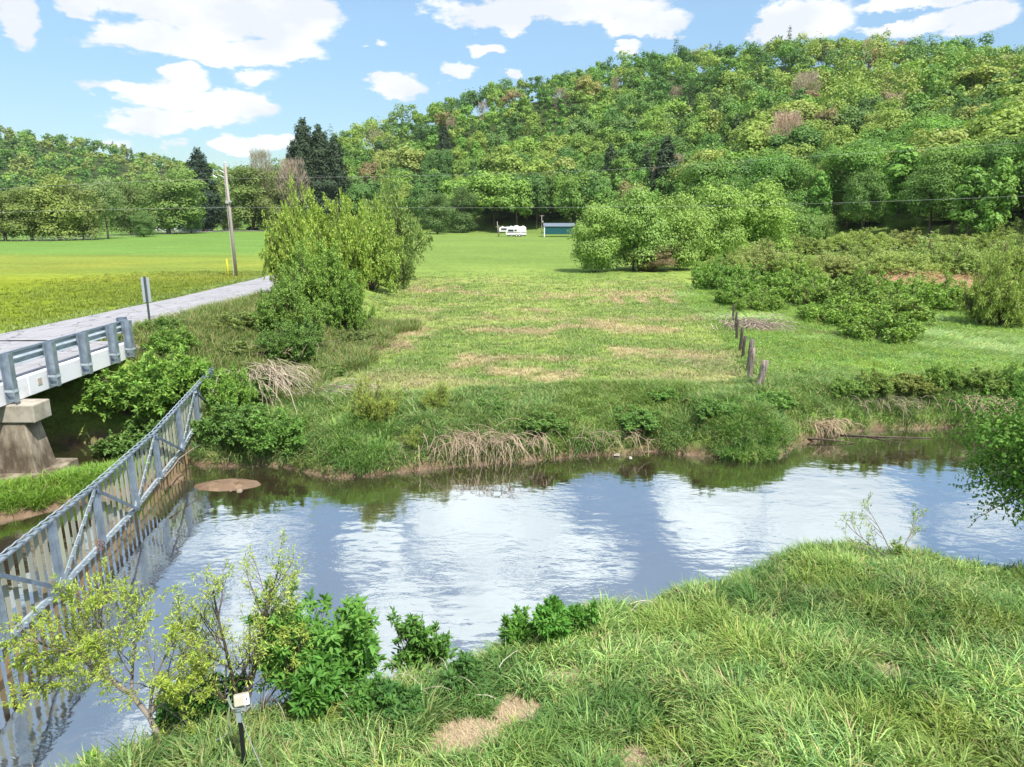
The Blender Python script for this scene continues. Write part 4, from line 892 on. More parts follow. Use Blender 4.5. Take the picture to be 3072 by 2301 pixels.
def merged_wood(lst, name, label, n_leaf, ls, seed):
    cf = lambda c: np.array((c[0]*1.6+.010, c[1]*1.38+.010, c[2]*1.2+.016)); r = np.random.default_rng(seed); VV = []; DD = []; NN = []; LL = []; CC = []; WW = []
    for (x, y, z, h, w, k, c) in lst:
        kind = {'pine': 'conifer', 'spire': 'spire'}.get(k, 'broad' if r.random() < .7 else 'tall'); n = n_leaf
        if k == 'bare':
            a = r.random(n)*6.283; t = r.random(n); zz = h*(.25+.65*t); q = 3.2*h/12*w*np.sin(np.clip(t*1.1+.12, 0, 1)*math.pi*.78)*r.random(n)**.6
            Pp = np.stack([q*np.cos(a), q*np.sin(a), zz], -1); D = unit(np.stack([np.cos(a)*.5, np.sin(a)*.5, np.ones(n)], -1)); N = rnd(r, n); L = np.full(n, 1.5); Wd = np.full(n, .10); t = r.uniform(.7, 1.2, n)
        else:
            Pp, N, t = crown_pts(r, h, {'conifer': 2.9, 'spire': 2.9}.get(kind, 4.6)*h/12*w, n, kind, nb=13); D = unit(np.cross(N, rnd(r, n))); L = ls*r.uniform(.7, 1.3, n)*(.8 if k == 'pine' else 1); Wd = L*(.4 if k == 'pine' else .75)
        VV.append(Pp+np.array((x, y, z))-D*L[:, None]*.4); DD.append(D); NN.append(N); LL.append(L); WW.append(Wd); CC.append(tint3(r, t)*cf(c))
    o = leaves_obj(name, np.vstack(VV), np.vstack(DD), np.vstack(NN), np.concatenate(LL), np.concatenate(WW), np.vstack(CC))
    return tag(o, label, 'forest', kind='stuff')
merged_wood(far_list, 'forest', 'spring forest of mixed green trees covering the upper slope of the big hill', 760, .92, 21)
# far hill at the left
P = jgrid(5200, {'az': (R(-41), azel(640, 300)[0]), 'r': (300, 900)}, 10.5, 6)
a_ = np.arctan2(P[:, 0], P[:, 1]); rf = np.interp(a_, HL[:, 0], HL[:, 2]); rr_ = np.interp(a_, HL[:, 0], HL[:, 3]); r_ = np.hypot(P[:, 0], P[:, 1])
ok = (r_ < rr_+15) & (r_ > 300); P = P[ok]; Zp = ter(P[:, 0], P[:, 1]); lst = []
for i, (x, y) in enumerate(P):
    k, c = pick(x, y, 50, 50); q = rg.random()
    if q < .25: k, c = 'gold', (.16, .24, .045)
    lst.append((x, y, Zp[i]-.4, rg.uniform(11, 16), rg.uniform(.95, 1.25), k, c))
merged_wood(lst, 'far_wood', 'hazy mixed wood on the distant ridge at the left', 300, 1.45, 22)

# ---------------------------------------------------------------- special hillside trees
def grow(rng, out, lf, base, d, L, r, lev, P):
    """P: kids per level, spread, droop, up; out: list of tubes; lf: leaf seats"""
    n = 5; pts = [np.array(base, float)]; d = np.array(d, float)
    for i in range(n):
        d = unit(d+rng.normal(size=3)*P['wob']+np.array((0, 0, P['up'][lev])))
        pts.append(pts[-1]+d*L/n)
    out.append((pts, np.linspace(r, r*.35, n+1), lev))
    if lev == len(P['kids']):
        for t in np.linspace(.12, 1, P['leaves']):
            k = min(int(t*n), n-1); q = pts[k]+(pts[k+1]-pts[k])*(t*n-k); lf.append((q, unit(pts[k+1]-pts[k])))
        return
    nk = P['kids'][lev]
    for j in range(nk):
        t = P['start'][lev]+(1-P['start'][lev])*(j+rng.random()*.6)/nk; k = min(int(t*n), n-1); q = pts[k]+(pts[k+1]-pts[k])*(t*n-k)
        ax = unit(pts[k+1]-pts[k]); side = unit(np.cross(ax, rnd(rng, 1)[0])); sp_ = P['spread'][lev]
        grow(rng, out, lf, q, unit(ax*math.cos(sp_)+side*math.sin(sp_)), L*P['ratio'][lev]*(1.15-.55*t)*rng.uniform(.75, 1.2), r*.5*(1.1-.5*t), lev+1, P)
def sprayproto(name, seed, nst, kids, leaves_, lL, lW, H=6., R_=4.4, per=2, tilt=1.0):
    def build(o):
        rng = np.random.default_rng(seed); out = []; lf = []
        for i in range(nst):
            a = rng.uniform(0, 6.28); q = tilt*math.sqrt((i+.5)/nst)*1.15; L = (H*(1-min(q, 1)*.3)+R_*.15)*rng.uniform(.62, .98)
            grow(rng, out, lf, (q*math.cos(a)*R_*.28, q*math.sin(a)*R_*.28, 0), unit(np.array((q*math.cos(a), q*math.sin(a), 1.))), L, .09, 0, dict(kids=kids, start=[.22, .2], spread=[.75, .75], ratio=[.42, .5], up=[.0, .02, -.06], wob=.10, leaves=leaves_))
        b = MB()
        for pts, rr, lev in out: b.tube(pts, rr, 4 if lev == 0 else 3, False)
        b.build('stems', M_BARK, o, True)
        Q = np.array([q for q, _ in lf]); A = np.array([a for _, a in lf]); Q = np.repeat(Q, per, 0); A = np.repeat(A, per, 0); n = len(Q)
        D = unit(A*rng.uniform(.2, .9, (n, 1))+rnd(rng, n)*.9+np.array((0, 0, -.2))); N = unit(np.array((0, 0, 1.))+rng.normal(size=(n, 3))*.5); L = lL*rng.uniform(.6, 1.3, n)
        Q = Q+rng.normal(size=(n, 3))*.06; Q[:, 2] = np.maximum(Q[:, 2], .05)
        leaves_obj('foliage', Q, D, N, L, L*lW/lL, tint3(rng, rng.uniform(.75, 1.25, n), .12), o)
    q = Proto(name, build, H*.95); q.wb = 5.3; return q
def mkspray(*a, **k): return LazyProto(a, k)
class LazyProto:
    def __init__(s, a, k): s.a = a; s.k = k; s.p = None; s.H = k.get('H', 6.)*.95; s.wb = 5.3
    def place(s, *a, **k):
        if s.p is None: s.p = sprayproto(*s.a, **s.k)
        return s.p.place(*a, **k)
def tree_at(u, v0, v1, wpx, proto, color, label, cat='tree', group=None, zoff=0, rz=None, wbase=4.4):
    """tree whose foot is seen at (u, v0) and whose top reaches row v1"""
    x, y, z = gp(u, v0); h = zfor(v1, x, y)-z; s = h/proto.H; w = (wpx/2*y/FPX)/getattr(proto, 'wb', wbase)
    return proto.place((x, y, z+zoff), rg.uniform(0, 6.28) if rz is None else rz, (w, w, s), color, label, cat, group)
# ---------------------------------------------------------------- row of trees behind the left pasture
OLIVE = (.125, .195, .040); WILL = (.165, .245, .04)
MID = [mkproto('field_tree', 200+i, 'shrub', 4.4, 15000, .27, 46+8*i, trunk=.26, limbs=8) for i in range(3)]
row = [(-60,522,390,130,OLIVE,0,'olive green tree beyond the left edge of the pasture'),(12,520,392,120,OLIVE,1,'olive green tree at the far left of the pasture row'),(70,520,388,120,(.12,.19,.03),2,'rounded olive green tree second in the pasture row'),
       (130,519,358,150,WILL,0,'tall yellow green tree third in the pasture row'),(182,518,378,110,(.12,.18,.035),1,'olive tree between the tall yellow green tree and the pale slender one'),
       (234,516,372,84,(.13,.22,.07),2,'pale slender tree with a visible trunk at the pasture edge'),(284,508,372,110,(.09,.155,.03),0,'dull green tree left of the big spreading tree'),
       (365,505,338,175,(.11,.21,.03),1,'big spreading tree with a thick dark trunk at the pasture edge'),(413,503,405,60,(.08,.18,.03),2,'small leafy tree in front of the white house'),(311,512,448,60,(.075,.17,.028),0,'small low tree left of the thick dark trunk'),
       (498,499,398,66,(.10,.18,.03),1,'small green tree just left of the utility pole'),(548,498,338,140,(.105,.18,.028),2,'large round green tree behind the utility pole'),(610,499,352,100,(.12,.17,.04),0,'olive tree between the round tree and the roadside bushes')]
MIDB = [mkproto('field_tree', 210+i, 'broad', 4.4, 12000, .27, 50, trunk=.24, limbs=9) for i in range(2)]
for (u, v0, v1, w, c, i, lab) in row: tree_at(u, v0, v1, w, MIDB[u % 2] if u in (234,) else MID[i], c, lab, group='trees along the far edge of the pasture')
DARKPINE = (.022, .055, .032)
PINE = [mkproto('pine_tree', 230+i, 'conifer', 3.6, 15000, .42, base=.16, limbs=0, trunk=.3, asp=.35) for i in range(2)]
tree_at(443, 500, 320, 92, PINE[0], DARKPINE, 'dark blue green pine with a reddish trunk beside the house', 'pine tree', wbase=2.9)
for (u, v0, v1, w, lab) in ((668,498,256,96,'tall dark pine at the left end of the wooded hill'),(700,498,270,100,'dark pine right of the tallest pine at the hill end'),(732,497,296,90,'shorter dark pine third from the hill end'),(646,498,304,84,'dark pine leftmost in the cluster at the hill end')):
    tree_at(u, v0, v1, w, PINE[1], (.030, .065, .026), lab, 'pine tree', 'pines at the left end of the hill', wbase=2.9)
tree_at(640, 499, 335, 70, BARE[0], (.30, .26, .24), 'grey bare tree in front of the pines at the hill end', wbase=3.2)
tree_at(684, 498, 345, 60, BARE[1], (.30, .26, .24), 'pale grey bare tree before the second pine', wbase=3.2)
tree_at(575, 498, 315, 60, BARE[1], (.22, .22, .16), 'thin crowned tree rising above the round tree on the skyline', wbase=3.2)
def hill_tree(u, vt, vb, w, pr, color, label, wb=4.4):
    x, y, z = gph(u, vb); h = abs(vb-vt)*y/FPX*1.03; s_ = (w/2*y/FPX)/wb; return pr.place((x, y, z-.3), rg.uniform(0, 6.28), (s_, s_, h/H0), color, label, 'tree')
hill_tree(1690, 250, 400, 78, BARE[0], (.36, .28, .24), 'tall grey leafless tree with a rust tinted top on the lower hillside', 3.2)
hill_tree(1735, 165, 250, 60, BARE[1], (.30, .27, .25), 'grey leafless tree higher up right of the rust topped one', 3.2)
hill_tree(2105, 155, 250, 125, BROAD[0], (.20, .29, .035), 'broad golden green tree high on the right of the hill')
hill_tree(2140, 235, 350, 150, BROAD[1], (.26, .31, .08), 'very wide pale yellow tree at the right edge of the hill')
hill_tree(1395, 300, 350, 50, BARE[0], (.32, .29, .26), 'small grey leafless tree low on the hill behind the big clump', 3.2)
hill_tree(1270, 170, 250, 60, BROAD[2], (.21, .24, .06), 'tan green tree in the middle of the hill above the camper')
tree_at(1000, 497, 390, 90, MID[0], (.06, .13, .02), 'dark green tree at the wood edge left of the camper', group='trees at the wood edge behind the camper')
tree_at(1080, 495, 372, 110, MID[1], (.07, .15, .02), 'green tree at the wood edge directly behind the camper', group='trees at the wood edge behind the camper')
tree_at(1165, 496, 380, 110, MID[2], (.062, .135, .022), 'dark tree behind the pole between camper and shed', group='trees at the wood edge behind the camper')
tree_at(945, 497, 405, 80, MID[2], (.065, .14, .022), 'dark green tree at the wood edge beside the roadside bushes', group='trees at the wood edge behind the camper')

# ---------------------------------------------------------------- mid-distance tree clumps
CLUMP = [mkproto('bushy_tree', 260+i, 'shrub', 4.4, 24000, .23, 60+14*i, trunk=.16, limbs=9, H=9.) for i in range(3)]
BG = (.15, .28, .04); YG = (.19, .31, .035)
cl = [(1285,588,425,130,BG,0,'leafy tree at the left end of the big clump in the field'),(1368,585,395,165,(.145,.28,.045),1,'tall leafy tree in the middle of the big clump'),(1465,583,402,150,(.165,.29,.045),2,'bright tree in the right half of the big clump'),
      (1545,574,384,150,(.15,.28,.035),0,'tall green tree at the back of the big clump'),(1625,562,384,180,(.155,.29,.032),1,'broad green tree right of the big clump'),(1700,545,430,150,(.10,.21,.03),2,'dark sided round tree at the right foot of the clump'),(1775,520,458,80,(.11,.21,.03),0,'small tree filling the gap right of the clump'),
      (1865,500,415,135,(.13,.25,.03),1,'round bright green tree behind the olive scrub'),(1950,498,455,80,(.115,.22,.03),2,'low tree between the two round trees in the scrub'),(2035,500,440,120,(.12,.24,.032),0,'green tree left of the rounded pair in the scrub'),(2105,502,418,110,(.14,.26,.03),1,'rounded bright tree at the right of the scrub'),(2190,500,440,90,(.10,.19,.03),2,'dull green tree at the right edge behind the scrub')]
for (u, v0, v1, w, c, i, lab) in cl: tree_at(u, v0, v1, w, CLUMP[i], c, lab, group='bushy trees in the middle distance')
tree_at(1410, 586, 520, 120, CLUMP[0], (.16, .14, .07), 'brownish scrubby bush at the shaded foot of the big clump', 'bush')
# roadside bushes
RB = [mkspray('roadside_bush', 280+i, 30, [11, 6], 9, .34, .17, H=8.5, tilt=.95) for i in range(3)]
FB = (.19, .31, .025)
rb = [(845,600,378,150,(.14,.24,.05),0,'pale green tree with wispy outline at the back of the roadside thicket'),(800,625,440,140,(.18,.30,.03),1,'yellow green bush before the wispy pale tree'),(735,640,408,150,FB,2,'tall yellow green bush at the back of the roadside thicket'),
      (655,660,412,130,FB,0,'yellow green bush reaching out over the road'),(850,622,520,90,(.10,.18,.025),1,'dark green bush at the field side of the thicket'),(700,700,515,170,(.13,.255,.022),2,'dense bright bush in the middle of the roadside thicket'),
      (640,735,590,170,(.115,.23,.024),0,'broad dark green bush at the near end of the thicket'),(745,720,590,110,(.12,.25,.02),1,'bright green bush on the right flank of the thicket'),(635,785,690,150,(.085,.19,.022),2,'low dark thicket at the foot of the roadside bushes')]
for (u, v0, v1, w, c, i, lab) in rb: tree_at(u, v0, v1, w*.84, RB[i], c, lab, 'bush', 'bushes of the roadside thicket')

# ---------------------------------------------------------------- scrub: willow mounds, brambles
SCR = [mkspray('willow_shrub', 300+i, 40, [9, 5], 9, .26, .085, H=5., tilt=1.1) for i in range(2)]
OL = (.19, .285, .06); OL2 = (.22, .30, .08)
scr = [(1650,590,522,130),(1560,600,545,90),(1720,598,540,100),(1790,600,545,130),(1860,585,525,130),(1940,605,540,140),(2010,598,512,180),(2100,600,535,110),(2170,602,520,140),(2240,606,528,130),(1700,548,505,150),(1850,545,495,120),(1960,540,498,120),(2090,540,502,150),(2190,530,482,150),(2230,560,500,130),(1600,570,520,80)]
for i, (u, v0, v1, w) in enumerate(scr):
    tree_at(u, v0, v1+2, w*1.4, SCR[i % 2], jit(OL if i % 3 else OL2, .14), 'hazy olive green willow mound in the scrub below the hill', 'shrub', 'olive willow mounds in the scrub')
BRM = [mkspray('bramble_mound', 310+i, 30, [8, 4], 8, .30, .17, H=4.2, tilt=1.3) for i in range(2)]
brm = [(1560,625,562,120),(1620,640,575,130),(1700,650,590,140),(1770,660,600,130),(1840,655,590,140),(1640,672,628,100),(1590,660,610,90),(1830,700,640,150),(1920,700,630,170),(1960,670,605,140),(1900,735,668,170),(1780,690,650,110),(2030,665,600,140),(2080,672,612,120),(1540,605,560,90),(1985,650,598,110),(1730,620,575,110),(1880,640,580,120)]
for i, (u, v0, v1, w) in enumerate(brm):
    tree_at(u, v0, v1+2, w*1.35, BRM[i % 2], jit((.125, .25, .022), .14), 'low dense bright green bramble mound in the meadow scrub', 'bramble', 'bramble mounds in the meadow', zoff=-.1)
tree_at(2150, 705, 552, 190, SCR[0], (.17, .27, .035), 'large airy yellow green shrub at the right edge of the meadow', 'shrub')
tree_at(2000, 622, 590, 380, mkproto('dry_weed_patch', 330, 'mound', 4.4, 9000, .2, 60, trunk=.02, limbs=2, cname='foliage', asp=.2, H=2.5), (.34, .22, .15), 'reddish tan patch of dry weeds behind the bramble mounds', 'weeds')

# ================================================================ branching plants close by
def plant(name, seed, loc, stems, P, leafL, leafW, color, label, cat, group=None, bark=None, lname='leaves', per=1, vary=.2, hang=.2, spreadl=.9):
    rng = np.random.default_rng(seed); out = []; lf = []
    for (d, L, r) in stems: grow(rng, out, lf, (0, 0, -.08), unit(np.array(d, float)), L, r, 0, P)
    o = empty(name, loc); b = MB()
    for pts, rr, lev in out: b.tube(pts, rr, 6 if lev == 0 else (4 if lev == 1 else 3), False)
    b.build('stems', bark or M_BARK, o, True)
    Q = np.array([q for q, _ in lf]); A = np.array([a for _, a in lf]); Q = np.repeat(Q, per, 0); A = np.repeat(A, per, 0); n = len(Q)
    D = unit(A*rng.uniform(.2, .9, (n, 1))+rnd(rng, n)*spreadl+np.array((0, 0, -hang))); N = unit(np.array((0, 0, 1.))+rng.normal(size=(n, 3))*.5)
    t = rng.uniform(1-vary, 1+vary, n); L = leafL*rng.uniform(.6, 1.25, n)
    leaves_obj(lname, Q+rng.normal(size=(n, 3))*.01, D, N, L, leafW*L/leafL, tint3(rng, t, .14)*np.array(color), o)
    return tag(o, label, cat, group)
WP = dict(kids=[7, 6, 4], start=[.30, .15, .15], spread=[.75, .6, .55], ratio=[.62, .5, .45], up=[.03, .06, .05, .02], wob=.10, leaves=9)
# left willow: leaning trunk, wide flat crown
x, y = -4.62, 8.1; z = tz(x, y)
lw = [((-.10, .02, 1), .95, .045)]
def willow_left():
    rng = np.random.default_rng(41); out = []; lf = []; tr_ = [np.array(p, float) for p in ((0, 0, -.2), (-.10, .02, .25), (-.20, .06, .48), (-.42, .10, .78), (-.72, .15, 1.02))]
    out.append((tr_, np.array((.044, .040, .036, .032, .028)), 0))
    P = dict(kids=[7, 6, 5], start=[.2, .15, .15], spread=[.75, .7, .6], ratio=[.62, .55, .5], up=[.02, .03, .03, .0], wob=.12, leaves=8)
    for bp, d, L, r in ((4, (-1, .1, .75), 1.15, .026), (4, (-.6, .5, 1.1), 1.2, .024), (3, (-.1, .4, 1.4), 1.15, .022), (2, (.35, .3, 1.3), 1.15, .024), (2, (.05, .1, 1.6), 1.25, .022), (4, (-1.2, -.3, .35), .95, .02), (3, (-.5, -.5, 1.0), .9, .018), (2, (.6, .1, 1.0), .9, .018), (4, (-1, .7, .8), 1.1, .02)):
        grow(rng, out, lf, tr_[bp], unit(np.array(d, float)), L, r, 0, P)
    o = empty('willow_tree', (x, y, z)); b = MB()
    for pts, rr, lev in out: b.tube(pts, rr, 7 if lev == 0 else 3, False)
    b.build('trunk', M_BARKG, o, True)
    Q = np.array([q for q, _ in lf]); A = np.array([a for _, a in lf]); n = len(Q)
    D = unit(A*.6+rnd(rng, n)*.8); N = unit(np.array((0, 0, 1.))+rng.normal(size=(n, 3))*.6); L = .062*rng.uniform(.6, 1.3, n)
    leaves_obj('leaves', Q, D, N, L, L*.27, tint3(rng, rng.uniform(.75, 1.25, n), .12)*np.array((.33, .43, .03)), o)
    tag(o, 'yellow green young willow with leaning trunk over the water beside the gate', 'willow tree')
willow_left()
x, y = -3.72, 8.5; z = tz(x, y)
plant('willow_shrub', 42, (x, y, z), [((-.15, .1, 1), 2.2, .030), ((.22, .1, 1), 2.1, .026), ((-.62, .2, 1), 1.8, .022), ((.7, .1, .9), 1.6, .02), ((.05, .25, 1), 2.3, .024)],
      dict(kids=[9, 6, 4], start=[.2, .12, .15], spread=[.7, .65, .6], ratio=[.42, .5, .5], up=[.03, .10, .08, .04], wob=.06, leaves=6), .066, .017, (.36, .46, .06), 'tall airy willow with thin upright reddish stems above the near bank', 'willow shrub', spreadl=.7)
EP = dict(kids=[7, 3], start=[.25, .3], spread=[.75, .7], ratio=[.36, .5], up=[.02, .10, .0], wob=.06, leaves=9)
ELD = (.13, .32, .03)
def elder(seed, u, v, Hh, n, wid, color, label, leafL=.15, zz=None, per=2, name='elder_bush', group='leafy bushes on the near bank', EPx=None, cat='bush'):
    x, y, z = gp(u, v) if zz is None else (*[float(q) for q in (ray(u, v)[:2]*((zz-CAMH)/ray(u, v)[2]))], zz)
    r = random.Random(seed); st = []
    for i in range(n):
        a = r.uniform(0, 6.28); q = r.uniform(.05, wid); st.append(((q*math.cos(a), q*math.sin(a), 1), Hh*r.uniform(.65, 1.05), .012))
    return plant(name, seed, (x, y, z), st, EPx or EP, leafL, leafL*.34, color, label, cat, group, per=per, hang=.25)
elder(51, 640, 1520, 1.65, 12, .35, ELD, 'bright green leafy bush tallest of the near bank, left of the water gap', leafL=.12)
elder(52, 745, 1500, 1.5, 13, .40, ELD, 'bright green leafy bush right beside the tallest one on the near bank')
elder(53, 700, 1540, .9, 9, .7, (.085, .25, .02), 'low leafy bush in front of the two tall bright bushes')
elder(54, 445, 1560, .95, 13, .7, (.060, .19, .022), 'dark green leafy bush under the airy willow', leafL=.13)
elder(55, 390, 1560, .7, 9, .7, (.065, .20, .02), 'lower dark green bush beside the leaning willow trunk', leafL=.12)
elder(56, 890, 1450, 1.25, 5, .22, (.11, .27, .025), 'upright leafy sapling standing against the white reflection', leafL=.12)
elder(57, 935, 1440, 1.1, 4, .25, (.11, .27, .025), 'smaller sapling close right of the upright one', leafL=.12)
elder(58, 1190, 1385, .7, 15, .7, (.10, .29, .018), 'dense bright green bush at the water edge in the middle', leafL=.12)
elder(59, 1120, 1390, .55, 11, .8, (.115, .29, .02), 'low bright green bush left of the dense one at the water edge', leafL=.11)
elder(60, 1255, 1370, .6, 8, .4, (.10, .27, .02), 'small bright bush right of the dense one at the water edge', leafL=.11)
elder(61, 215, 1640, .45, 3, .3, (.19, .38, .02), 'small yellow green sprout in the grass near the left willow', leafL=.10)
elder(62, 172, 1657, .35, 3, .4, (.17, .35, .02), 'tiny bright sprout at the lower left edge of the bank', leafL=.09)
elder(63, 795, 1560, .55, 8, .8, (.09, .24, .025), 'dull green herb clump in the grass right of the instrument post', leafL=.09)
elder(64, 1000, 1490, .5, 12, .8, (.075, .19, .03), 'grey green tussock of herbs above the straw patch', leafL=.12)
elder(65, 860, 1560, .5, 12, .9, (.07, .19, .03), 'dark green herb clump left of the straw patch', leafL=.12)
# right willow sprig on the near bank
x, y, z = gp(1940, 1212)
plant('willow_sapling', 66, (x, y, z), [((-.75, .2, .65), 1.35, .016), ((-.45, .3, 1), 1.35, .014), ((.42, .3, .9), 1.15, .014), ((-1.0, .1, .35), 1.2, .014), ((.15, .3, 1.1), .5, .012), ((-.1, .1, 1.), .45, .012), ((.8, 0, .35), .6, .01)],
      dict(kids=[5, 3], start=[.35, .2], spread=[.55, .5], ratio=[.42, .5], up=[.01, .05, .03], wob=.07, leaves=12), .075, .020, (.28, .40, .08), 'thin sparse willow sapling leaning left over the water from the near bank', 'willow sapling', bark=M_BARKG)
# dense tree at the right edge
x, y = 10.95, 13.0; z = tz(x, y)
def edge_tree():
    o = empty('edge_tree', (x, y, z)); rng = np.random.default_rng(70)
    P, N, t = crown_pts(rng, 3.5, 1.95, 26000, 'shrub', nb=70); D = unit(np.cross(N, rnd(rng, len(P)))+np.array((0, 0, -.3))); L = .085*rng.uniform(.6, 1.3, len(P))
    leaves_obj('crown', P+np.array((-.3, 0, .95)), D, N, L, L*.55, tint3(rng, t, .1)*np.array((.125, .28, .018)), o)
    trunk_obj('trunk', rng, 4., .06, 14, o, 1.7, start=.2); out = []; lf = []
    for k in range(12): grow(rng, out, lf, (-.6-.5*rng.random(), rng.uniform(-.5, .5), rng.uniform(1.6, 3.6)), unit(np.array((-1, rng.uniform(-.4, .4), rng.uniform(-.9, .2)))), rng.uniform(.7, 1.15), .012, 0, dict(kids=[5], start=[.2], spread=[.6], ratio=[.4], up=[-.08, .0], wob=.1, leaves=8))
    b = MB()
    for pts, rr, lev in out: b.tube(pts, rr, 4, False)
    b.build('branches', M_BARK, o, True); Q = np.array([q for q, _ in lf]); n = len(Q)
    leaves_obj('outer_leaves', Q, rnd(rng, n)+np.array((0, 0, -.3)), rnd(rng, n)+np.array((0, 0, 1)), np.full(n, .07), np.full(n, .04), tint3(rng, rng.uniform(.8, 1.2, n))*np.array((.125, .28, .018)), o)
    tag(o, 'dense bright green tree overhanging the creek at the right edge', 'tree')
edge_tree()

# ---------------------------------------------------------------- far-bank bushes near the gate
NB = [sprayproto('bank_bush', 340+i, 26, [8, 5], 8, .50, .21) for i in range(2)]
def bush(xyz, rad, h, pr, color, label, group=None, cat='bush'):
    x, y = xyz; z = tz(x, y)-.1; wb = getattr(pr, 'wb', 4.4)*.92; return pr.place((x, y, z), rg.uniform(0, 6.28), (rad/wb, rad/wb, h/pr.H), color, label, cat, group)
LB = (.115, .25, .018)
bush((-12.5, 23.2), 1.75, 1.75, NB[0], LB, 'large bright leafy bush on the slope behind the gate beside the bridge', 'leafy bushes around the gate')
bush((-11.1, 23.3), 1.4, 1.7, NB[1], (.12, .26, .018), 'bright leafy bush just behind the far end of the gate', 'leafy bushes around the gate')
bush((-11.9, 22.1), 1.5, 1.25, NB[0], (.075, .175, .02), 'darker leafy bush overhanging the shaded water behind the gate', 'leafy bushes around the gate')
bush((-12.7, 25.9), .9, 1.0, NB[1], (.11, .24, .02), 'light green bush at the bridge wing wall', 'leafy bushes around the gate')
bush((-13.9, 27.8), .9, .7, NB[0], (.09, .19, .025), 'low bush around the foot of the road sign', 'leafy bushes around the gate')
bush((-9.2, 22.6), .75, 1.5, NB[1], (.12, .26, .018), 'small bright bush rising at the far end of the gate', 'leafy bushes around the gate')
bush((-8.6, 21.3), 1.25, 1.15, NB[0], (.075, .18, .02), 'dark green bush at the waterline right of the gate', 'leafy bushes around the gate')
bush((-7.1, 21.0), 1.1, 1.1, NB[1], (.085, .21, .018), 'green bush above the gravel bar', 'leafy bushes around the gate')
bush((-9.0, 24.2), 1.6, .9, NB[1], (.08, .16, .025), 'low scrub between the gate end and the roadside thicket', 'leafy bushes around the gate')
for i, (xx, yy_, rr_, hh_, cc_) in enumerate(((-11.0, 27.5, 1.1, .6, (.13, .20, .045)), (-9.2, 28.7, 1.3, .8, (.10, .19, .03)), (-7.2, 27.2, .9, .5, (.11, .21, .03)), (-12.2, 30.5, 1.1, .8, (.13, .20, .04)), (-9.8, 31.5, 1.5, 1.1, (.09, .18, .03)), (-7.4, 33.5, 1.2, .8, (.11, .17, .04)))):
    bush((xx, yy_), rr_, hh_, NB[i % 2], cc_, 'low mixed scrub on the embankment slope below the road', 'low scrub on the embankment', 'scrub')
GOLDB = [sprayproto('willow_shrub', 350, 22, [8, 5], 9, .36, .085, H=7., tilt=.8)]
bush((-4.3, 21.6), .85, 1.45, GOLDB[0], (.19, .27, .03), 'yellow green willow bush on the far bank left of the dead brush', 'yellow willow bushes on the far bank', 'shrub')
bush((-2.5, 22.6), .55, .95, GOLDB[0], (.18, .27, .03), 'small yellow green willow bush above the dead brush', 'yellow willow bushes on the far bank', 'shrub')
bush((-3.0, 20.7), .4, .6, GOLDB[0], (.18, .27, .03), 'lowest yellow sprig at the edge of the dead brush', 'yellow willow bushes on the far bank', 'shrub')
# undercut bank at the right
for i, (xx, yy_, rr_, hh_, cc_, lab) in enumerate(((12.0, 24.9, .8, .7, (.12, .24, .03), 'green bush over the undercut bank nearest the tall grass'), (13.3, 25.2, .75, .85, (.14, .23, .035), 'second green bush over the undercut bank'), (14.6, 25.4, .9, .7, (.16, .22, .04), 'russet tinged bush over the middle of the undercut bank'), (15.9, 25.7, .7, .95, (.13, .25, .03), 'upright bush over the undercut bank'), (17.2, 25.5, 1.0, .8, (.14, .24, .04), 'olive bush over the undercut bank by the edge tree'), (18.6, 25.1, .9, 1.1, (.12, .24, .03), 'bush at the right end of the undercut bank'))):
    bush((xx, yy_), rr_, hh_, NB[i % 2], cc_, lab, 'bushes over the undercut bank')
for i, (xx, yy_, rr_, hh_) in enumerate(((1.0, 22.0, .8, .55), (4.2, 22.7, 1.0, .6), (6.6, 22.5, .8, .65), (-.6, 22.9, .7, .45), (5.4, 24.2, .7, .4), (8.9, 23.6, .7, .6))):
    bush((xx, yy_), rr_, hh_, NB[i % 2], jit((.09, .215, .03), .2), 'low dark green leafy clump on the far bank slope', 'leafy clumps on the far bank', 'plant')

# ================================================================ grasses
def blades(name, P, head, L, W_, lean, droop, col, m=None, label=None, cat=None):
    n = len(P); hx, hy = np.cos(head), np.sin(head)
    def dirv(a): return np.stack([hx*np.sin(a), hy*np.sin(a), np.cos(a)], -1)
    a0 = lean; a1 = lean+droop*.5; a2 = lean+droop
    p1 = P+dirv(a0)*(L*.36)[:, None]; p2 = p1+dirv(a1)*(L*.34)[:, None]; p3 = p2+dirv(a2)*(L*.30)[:, None]
    rng = np.random.default_rng(1); tw = head+math.pi/2+rng.normal(size=n)*.6; wv = np.stack([np.cos(tw), np.sin(tw), np.zeros(n)], -1)*.5
    V = np.stack([P-wv*W_[:, None], P+wv*W_[:, None], p1+wv*W_[:, None]*.95, p1-wv*W_[:, None]*.95, p2+wv*W_[:, None]*.7, p2-wv*W_[:, None]*.7, p3+wv*W_[:, None]*.1, p3-wv*W_[:, None]*.1], 1).reshape(-1, 3)
    i = np.arange(n)[:, None]*8; F = np.concatenate([i+np.array((0, 1, 2, 3)), i+np.array((3, 2, 4, 5)), i+np.array((5, 4, 6, 7))], 1).reshape(-1, 4)
    o = mk(name, V, F, m or M_GRASS, None, {'col': ('FACE', np.repeat(col, 3, 0))}); return tag(o, label, cat, kind='stuff')
def tufts(rng, X, Y, per, rad):
    k = np.repeat(np.arange(len(X)), per); n = len(k); a = rng.random(n)*6.283; r = rad*np.sqrt(rng.random(n)); return X[k]+r*np.cos(a), Y[k]+r*np.sin(a), a, k
